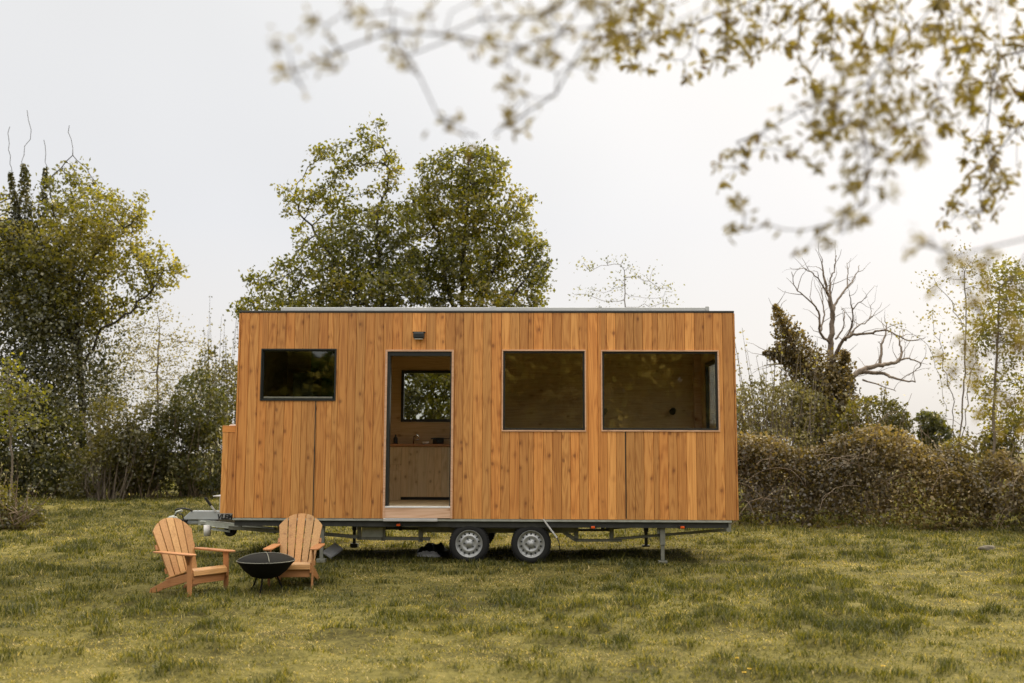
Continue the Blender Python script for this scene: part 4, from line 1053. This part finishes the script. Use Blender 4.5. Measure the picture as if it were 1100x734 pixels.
shrub('shrub', 'yellowish green shrub under the leaning ivy clad limb', 'shrub', lobes_px([(868, 450, 26, 32), (880, 470, 28, 26)], 25.0), M['leaf_olive'], M['stem'], 42, 3200, .085, 50, RS)
shrub('shrub', 'round grey green shrub under the heavy bare limb of the dead tree', 'shrub', lobes_px([(940, 455, 36, 30), (925, 470, 40, 24), (960, 468, 24, 20)], 24.0), M['leaf_olive'], M['stem'], 43, 4800, .085, 50, RS)
shrub('shrub', 'small distant dark bush in the gap between the round shrub and the thin stems', 'shrub', lobes_px([(997, 455, 17, 13), (1005, 468, 18, 16)], 31), M['leaf_dark'], M['stem'], 44, 2200, .10, 20, RS)
shrub('shrub', 'dark low bush behind the hedge below the yellow green tree', 'shrub', lobes_px([(1085, 475, 40, 26), (1050, 485, 40, 18)], 24.5), M['leaf_olive'], M['stem'], 45, 3600, .085, 40, RS)

def dead_tree():
    r = np.random.default_rng(51); Y = 26.0
    Z = lambda pts, dy0=0, dy1=0: [np.array(at(780 + a / 3.06, 240 + b / 3.06, Y + dy0 + (dy1 - dy0) * i / max(1, len(pts) - 1))) for i, (a, b) in enumerate(pts)]
    base = np.array(at(780 + 350 / 3.06, 500, Y)); base[2] = -.1
    limbs = [([base] + Z([(350, 640), (342, 480), (345, 380), (350, 300), (335, 230), (320, 170), (315, 115)]), .21, .014),
             (Z([(343, 395), (310, 360), (303, 290), (270, 250), (228, 212), (215, 160)], 0, -1.2), .06, .010), (Z([(310, 355), (322, 300), (315, 235), (322, 190)], 0, .8), .04, .010),
             (Z([(350, 305), (362, 260), (398, 212), (422, 178), (438, 138)], 0, 1.4), .065, .010), (Z([(347, 310), (345, 240), (342, 190), (356, 150), (362, 105)], 0, .5), .06, .010), (Z([(398, 212), (400, 165), (397, 130)], .8, 1.4), .03, .009), (Z([(335, 230), (300, 180), (262, 150), (235, 150)], 0, -.8), .035, .008),
             (Z([(352, 460), (375, 400), (405, 372), (468, 362), (528, 352), (600, 385), (655, 375)], 0, -1.5), .085, .012), (Z([(392, 385), (415, 330), (412, 268), (406, 225)], -.2, -.9), .05, .010), (Z([(414, 285), (440, 258), (465, 242)], -.5, -1), .025, .008), (Z([(405, 372), (430, 340), (470, 318), (475, 270)], -.4, .6), .04, .009), (Z([(360, 380), (385, 345), (390, 300), (380, 280)], 0, .5), .04, .009),
             (Z([(362, 560), (400, 518), (450, 482), (510, 466), (560, 455), (578, 425), (568, 380), (590, 365)], 0, 1.6), .15, .012), (Z([(440, 490), (510, 492), (560, 512), (622, 522)], .5, -.6),   .10, .022), (Z([(505, 468), (512, 400), (526, 350), (520, 310)], .8, 1.6), .07, .010), (Z([(560, 455), (600, 445), (640, 465), (600, 500)], 1.1, 1.8), .05, .010), (Z([(450, 515), (500, 530), (558, 552)], .3, -.4), .04, .012),
             (Z([(348, 640), (300, 540), (255, 460), (220, 405), (190, 335), (160, 272)], 0, -.8), .20, .03), (Z([(225, 440), (180, 430), (125, 428)], -.4, -.8), .06, .015), (Z([(240, 465), (180, 462), (130, 468)], -.3, .3), .04, .012), (Z([(365, 520), (385, 470), (392, 425)], 0, -.4), .10, .05)]
    s0, s1, ra, rb = [], [], [], []
    for pts, r0, r1 in limbs:
        q = [np.array(p, float) for p in pts]
        fine = []
        for i in range(len(q) - 1):                      # Catmull-Rom through the traced joints
            p0, p1, p2, p3 = q[max(i - 1, 0)], q[i], q[i + 1], q[min(i + 2, len(q) - 1)]
            for k in range(5):
                f = k / 5; fine.append(.5 * ((2 * p1) + (p2 - p0) * f + (2 * p0 - 5 * p1 + 4 * p2 - p3) * f * f + (3 * p1 - p0 - 3 * p2 + p3) * f ** 3))
        fine.append(q[-1]); fine = np.array(fine); fine[1:-1] += r.normal(0, .011, fine[1:-1].shape); m = len(fine)
        rr_ = r0 + (r1 - r0) * (np.linspace(0, 1, m) ** .75)
        for i in range(m - 1):
            s0.append(fine[i]); s1.append(fine[i + 1]); ra.append(rr_[i] * .70); rb.append(rr_[i + 1] * .70)
        for i in range(3, m, 2):                         # bare twigs
            if r0 > .2 and i < m * .5 or r.random() < .25: continue
            p = fine[i]; d = unit((fine[min(i + 1, m - 1)] - fine[i - 1]) + r.normal(0, .06, 3) + np.array((0, 0, .05))); d = unit(d + rand_dir(1, r)[0] * .9); rad = min(.012, rr_[i] * .6); ln = .25 + .6 * r.random()
            for k in range(4):
                e = p + d * ln / 4; s0.append(p); s1.append(e); ra.append(rad); rb.append(rad * .75); rad *= .75; p = e; d = unit(d + r.normal(0, .28, 3) + np.array((0, 0, .10)))
    org = np.array((base[0], base[1], 0)); t = thing('dead_tree', tuple(org), 0, 'dead bare branched tree with ivy on its leaning limb behind the hedge', 'tree')
    V, T = limbs_np((np.array(s0) - org, np.array(s1) - org, np.array(ra), np.array(rb)), 8); mesh_np('trunk', V, T, 4, M['bark_dead'], t, np.zeros(len(V)), True)
    Ps = []
    for pts, rad in ((limbs[17][0], [.75, .85, .62, .42, .30, .05]), ([base] + list(limbs[0][0][1:3]), [.9, .85, .30]), (limbs[18][0], [.22, .28, .05]), (limbs[20][0], [.30, .30, .16]), (limbs[12][0][:2], [.5, .1])):
        q = np.array(pts)
        for i in range(len(q) - 1):
            k = int(1500 * np.linalg.norm(q[i + 1] - q[i]) * (rad[i] + rad[i + 1]) + 60); f = r.random(k)[:, None]; c = q[i] + (q[i + 1] - q[i]) * f
            lump = .35 + 1.3 * vnoise3(c * 2.4 + rand_dir(k, r) * .5 + 70, 15)[:, None]
            Ps.append(c + rand_dir(k, r) * (rad[i] + (rad[i + 1] - rad[i]) * f) * lump * r.random(k)[:, None] ** .4)
    P = np.concatenate(Ps); V, T, v = leaf_arrays(P - org, .085, r, .8, .3, leaf_tone(P, r, 1.2, 16)); mesh_np('ivy', V, T, 4, M['leaf_bramble'], t, v)
dead_tree()
Zt = lambda pts, Y: [tuple(at(780 + a / 3.06, 240 + b / 3.06, Y)) for a, b in pts]
tree('thin_tree', 'slender multi stemmed tree with sparse leaves between dead tree and yellow green tree', 'tree', B(1030, 25),
     lobes_px([(1010, 300, 30, 26), (1040, 285, 26, 30), (1030, 335, 32, 30), (1000, 340, 22, 20), (1055, 320, 22, 34), (1038, 390, 26, 40), (960, 345, 20, 10)], 25), M['leaf_pale'], M['bark_pale'], 52, n_attr=800, step=.22, leaves=17, lsize=.075, spread=.16, tip=.0055,
     trunk=pp(25, [(1030, 478), (1035, 420), (1038, 350), (1036, 300)]), rtrunk=.085, extra=[Zt([(765, 745), (720, 610), (690, 470), (640, 380)], 25), Zt([(762, 740), (735, 560), (700, 420), (672, 300)], 25.3), Zt([(770, 730), (800, 560), (820, 430), (850, 300)], 24.8), Zt([(785, 420), (770, 320), (720, 240)], 25)])
tree('field_maple', 'yellow green leaved tree behind the bramble hedge beside the multi stemmed tree', 'tree', B(1068, 23.5),
     lobes_px([(1075, 300, 30, 30), (1070, 350, 32, 40), (1060, 430, 22, 30), (1085, 420, 30, 34), (1110, 330, 40, 60), (1120, 420, 40, 40)], 23.5), M['leaf_yellow'], M['bark_pale'], 53, n_attr=1300, step=.2, leaves=62, lsize=.085, spread=.16, tip=.007,
     trunk=pp(23.5, [(1067, 440), (1072, 360), (1074, 310)]), rtrunk=.11)

CAMN = np.array((0, 0, CAM_Z))
# ---------------------------------------------------------------- overhanging branches close to the lens: a tree standing right of the camera
def overhang():
    r = np.random.default_rng(61)
    base = np.array((4.3, 2.9, 0.)); org = base.copy()
    t = thing('overhanging_tree', tuple(org), 0, 'young leaved branches hanging into the top of the view from a nearby tree', 'tree')
    A_ = lambda px, py, Y: np.array(at(px, py, Y))
    limbs = [[base, base + (0, 0, 1.4), base + (-.15, .0, 2.4), base + (-.3, 0, 3.3)],
             [base + (-.1, 0, 2.2), A_(1150, -90, 3.4), A_(960, -10, 3.3), A_(820, -5, 3.2), A_(700, 40, 3.1), A_(640, 60, 3.0)],
             [base + (-.15, 0, 2.4), A_(1250, -60, 2.6), A_(1080, -60, 2.5), A_(930, 90, 2.5), A_(860, 120, 2.6), A_(790, 160, 2.8)],
             [base + (-.2, -.1, 2.7), A_(1200, -200, 2.0), A_(900, -120, 1.9), A_(640, -25, 1.85), A_(520, 20, 1.8), A_(420, 40, 1.75), A_(320, 70, 1.7)],
             [A_(640, -25, 1.85), A_(600, 30, 1.9), A_(560, 50, 1.9), A_(440, 62, 1.9), ],
             [A_(660, -20, 1.9), A_(640, 35, 2.0), A_(600, 100, 2.1), A_(545, 140, 2.1)],
             [A_(430, 60, 1.75), A_(455, 85, 1.8), A_(470, 130, 1.9), A_(515, 145, 2.0)],
             [A_(930, 90, 2.5), A_(925, 150, 2.3), A_(930, 210, 2.2), A_(905, 250, 2.1)],
             [base + (-.1, 0, 2.0), A_(1140, 40, 3.4), A_(1075, 60, 3.6), A_(1060, 150, 3.7), A_(1080, 210, 3.8)],
             [A_(1140, 40, 3.4), A_(1110, 120, 3.4), A_(1055, 230, 3.6), A_(1030, 225, 3.6)],
             [base + (-.1, 0, 1.9), A_(1160, 190, 1.9), A_(1085, 300, 1.9), A_(1072, 420, 1.9)], [A_(1120, 250, 1.9), A_(1030, 270, 2.0), A_(1000, 262, 2.0)]]
    starts = [limbs[0][0]]; par = [-1]; step = .085
    for q in limbs:
        j = 0 if len(starts) == 1 else int(np.argmin([np.linalg.norm(s_ - q[0]) for s_ in starts])); prev = j
        for a, b in zip(q, q[1:]):
            Ln = np.linalg.norm(b - a); m = max(1, int(Ln / step)); sag = r.normal(0, .018, 3)
            for k in range(1, m + 1):
                starts.append(a + (b - a) * k / m + sag * math.sin(math.pi * k / m) + r.normal(0, .007, 3)); par.append(prev); prev = len(starts) - 1
    lob = []
    def lb(px, py, rx, ry, Y, dep=.35): c = A_(px, py, Y); kx_ = Y / F; lob.append((c, np.array((rx * kx_, dep, ry * kx_))))
    for a in ((1000, 30, 90, 40, 3.3), (900, 40, 60, 40, 3.2), (830, 20, 60, 30, 3.2), (770, 40, 50, 40, 3.1), (690, 30, 50, 35, 3.1), (930, 100, 60, 50, 2.6), (870, 125, 40, 30, 2.6), (805, 160, 28, 18, 2.8), (940, 170, 45, 40, 2.4), (1010, 115, 45, 35, 2.9), (1080, 60, 40, 50, 3.6), (1070, 150, 30, 45, 3.7), (1045, 215, 28, 28, 3.7), (915, 240, 14, 22, 2.1),
              (790, 235, 16, 22, 2.4, .1), (310, 75, 26, 24, 1.7, .15), (350, 45, 35, 25, 1.7, .15), (420, 25, 50, 22, 1.75, .2), (520, 20, 60, 22, 1.8, .2), (620, 15, 55, 30, 1.9, .25), (560, 55, 30, 14, 1.95, .2), (640, 50, 28, 14, 2.0, .2), (500, 140, 28, 14, 2.0, .15), (555, 115, 20, 22, 2.1, .15), (700, 15, 50, 25, 2.1, .3), (1068, 395, 16, 46, 1.9, .2), (1068, 400, 14, 50, 1.9, .2), (1075, 390, 16, 56, 1.9, .25), (1085, 340, 20, 50, 2.0, .2), (1085, 350, 22, 56, 2.0, .2), (1092, 440, 14, 34, 1.9, .15), (1090, 430, 16, 40, 1.9, .2), (1040, 285, 28, 24, 1.9, .15), (990, 265, 22, 14, 2.0, .1)): lb(*a)
    A = np.concatenate([sample_lobes([l], int(60 + 1500 * np.prod(l[1] / np.array((l[0][1], 1, l[0][1])))**.5 * .9), r, 0) for l in lob for _ in range(2 if l[0][1] < 2.2 else 1)])
    N, par = grow(starts, par, A, .042, .055, .55, r, iters=110, grav=.15)
    rr_, kids = radii(N, par, .00095, 2.75, .05); rr_ = np.minimum(rr_, np.where(N[:, 0] < 1.3, .0019, np.where(N[:, 0] < 2.4, .006, .04))); m = par >= 0
    V, T = limbs_np((N[par[m]] - org, N[m] - org, np.minimum(rr_[par[m]], rr_[m] * 1.5), rr_[m]), 6); mesh_np('branch', V, T, 4, M['bark_near'], t, np.zeros(len(V)), True)
    tips = np.where((rr_ < .0020))[0]; tips = tips[tips > len(starts) * .3]
    cnt = r.poisson(np.where(kids[tips] == 0, 10.0, 1.8)); idx = np.repeat(tips, cnt); P = N[idx]; n = len(P)
    gd = unit(N[idx] - N[par[idx]]); d = unit(gd * .7 + rand_dir(n, r) * .9 - np.array((0, 0, .25)))
    L_ = ((.011 + .009 * r.random(n)) * np.clip(np.linalg.norm(P - CAMN, axis=1) / 1.45, 1, 2.2))[:, None]; s = unit(np.cross(d, rand_dir(n, r))); nr = np.cross(d, s); W = L_ * .36; P = P + r.normal(0, .008, P.shape)
    V = np.stack([P, P + d * L_ * .35 + s * W * .45 + nr * W * .10, P + d * L_ * .72 + s * W * .38 + nr * W * .06, P + d * L_, P + d * L_ * .72 - s * W * .38 + nr * W * .06, P + d * L_ * .35 - s * W * .45 + nr * W * .10], 1).reshape(-1, 3) - org
    T = np.arange(n * 6).reshape(n, 6); v = np.clip(r.normal(.48, .22, n), 0, 1); mesh_np('foliage', V, T, 6, M['leaf_near'], t, np.repeat(v, 6))
overhang()

# ---------------------------------------------------------------- wood on the far side of the meadow, behind the camera (mirrored in the panes)
def far_wood():
    r = np.random.default_rng(71); n = 150000
    x = r.uniform(-45, 45, n); top = 8.0 + 4.5 * (vnoise2(x * .16 + 50, x * 0 + 3, 3) - .4) + 2 * (vnoise2(x * .6 + 50, x * 0 + 9, 4) - .5)
    z = top * r.random(n) ** .8; P = np.stack([x, -24 + r.uniform(-2.5, 2.5, n) - 2 * np.abs(x) / 45, z], 1)
    k = vnoise3(P * .5 + 80, 2) * .6 + vnoise3(P * 1.4 + 80, 3) * .4; P = P[k > .05]
    V, T, v = leaf_arrays(P, .44, r, .8, .1, np.clip((vnoise3(P * .55 + 40, 5) * .6 + vnoise3(P * 1.6 + 40, 6) * .4 - .32) * 2.4 + r.normal(0, .08, len(P)), 0, 1)); o = mesh_np('woodland', V, T, 4, M['leaf_wood'], None, v); tag(o, None, None, None, 'stuff')
far_wood()

# ================================================================== SKY AND SUN
SUN_EL, SUN_AZ = 38.0, 40.0         # degrees; azimuth clockwise from the view direction (+Y)
w = bpy.data.worlds.new('World'); bpy.context.scene.world = w; w.use_nodes = True; nt = w.node_tree; nt.nodes.clear()
out = nt.nodes.new('ShaderNodeOutputWorld'); bg = nt.nodes.new('ShaderNodeBackground'); sky = nt.nodes.new('ShaderNodeTexSky')
sky.sky_type = 'NISHITA'; sky.sun_disc = False; sky.sun_elevation = R(SUN_EL); sky.sun_rotation = R(SUN_AZ); sky.dust_density = 4; sky.altitude = 50
tc = nt.nodes.new('ShaderNodeTexCoord'); sep = nt.nodes.new('ShaderNodeSeparateXYZ'); nt.links.new(tc.outputs['Generated'], sep.inputs[0])
# thin overcast: pale veil, brighter overhead, faint soft mottling
rp = nt.nodes.new('ShaderNodeValToRGB'); nt.links.new(sep.outputs['Z'], rp.inputs[0])
e = rp.color_ramp.elements; e[0].position = 0.0; e[0].color = (.80, .765, .725, 1); e[1].position = 1.0; e[1].color = (3.3, 3.2, 3.0, 1)
for p_, c_ in ((.10, (.89, .865, .845, 1)), (.22, (.84, .845, .865, 1)), (.42, (.86, .86, .86, 1)), (.55, (1.5, 1.46, 1.40, 1)), (.8, (3.25, 3.05, 2.72, 1))):
    k = e.new(p_); k.color = c_
ns = nt.nodes.new('ShaderNodeTexNoise'); ns.inputs['Scale'].default_value = 1.6; ns.inputs['Detail'].default_value = 3; nt.links.new(tc.outputs['Generated'], ns.inputs['Vector'])
mr = nt.nodes.new('ShaderNodeMapRange'); nt.links.new(ns.outputs[0], mr.inputs[0]); mr.inputs[1].default_value = .3; mr.inputs[2].default_value = .7; mr.inputs[3].default_value = 9.3; mr.inputs[4].default_value = 10.5
vm = nt.nodes.new('ShaderNodeVectorMath'); vm.operation = 'SCALE'; nt.links.new(rp.outputs[0], vm.inputs[0]); nt.links.new(mr.outputs[0], vm.inputs['Scale'])
dt = nt.nodes.new('ShaderNodeVectorMath'); dt.operation = 'DOT_PRODUCT'; nt.links.new(tc.outputs['Generated'], dt.inputs[0])
dt.inputs[1].default_value = (math.sin(R(SUN_AZ)) * math.cos(R(SUN_EL)), math.cos(R(SUN_AZ)) * math.cos(R(SUN_EL)), math.sin(R(SUN_EL)))
gm = nt.nodes.new('ShaderNodeMapRange'); gm.interpolation_type = 'SMOOTHSTEP'; nt.links.new(dt.outputs['Value'], gm.inputs[0]); gm.inputs[1].default_value = .62; gm.inputs[2].default_value = 1.0; gm.inputs[3].default_value = 0; gm.inputs[4].default_value = 1
gv = nt.nodes.new('ShaderNodeVectorMath'); gv.operation = 'SCALE'; gv.inputs[0].default_value = (2.0, 1.65, 1.2); nt.links.new(gm.outputs[0], gv.inputs['Scale'])
ga = nt.nodes.new('ShaderNodeVectorMath'); ga.operation = 'ADD'; nt.links.new(vm.outputs[0], ga.inputs[0]); nt.links.new(gv.outputs[0], ga.inputs[1]); vm = ga
mx = nt.nodes.new('ShaderNodeMix'); mx.data_type = 'RGBA'; mx.inputs[0].default_value = .94
nt.links.new(sky.outputs[0], mx.inputs[6]); nt.links.new(vm.outputs[0], mx.inputs[7]); nt.links.new(mx.outputs[2], bg.inputs[0])
bg.inputs[1].default_value = .10; nt.links.new(bg.outputs[0], out.inputs[0])
sd = bpy.data.lights.new('sun', 'SUN'); sd.energy = 5.0; sd.angle = R(8); sd.color = (1.0, .84, .58)
so = bpy.data.objects.new('sun', sd); C.objects.link(so)
to_sun = Vector((math.sin(R(SUN_AZ)) * math.cos(R(SUN_EL)), math.cos(R(SUN_AZ)) * math.cos(R(SUN_EL)), math.sin(R(SUN_EL))))
so.rotation_euler = to_sun.to_track_quat('Z', 'Y').to_euler(); so.location = (8, 10, 20)

sc = bpy.context.scene
sc.view_settings.view_transform = 'Standard'; sc.view_settings.look = 'None'; sc.view_settings.gamma = 1; sc.view_settings.exposure = 0.0
sc.cycles.max_bounces = 8; sc.cycles.transparent_max_bounces = 12; sc.cycles.diffuse_bounces = 4
sc.cycles.use_denoising = True
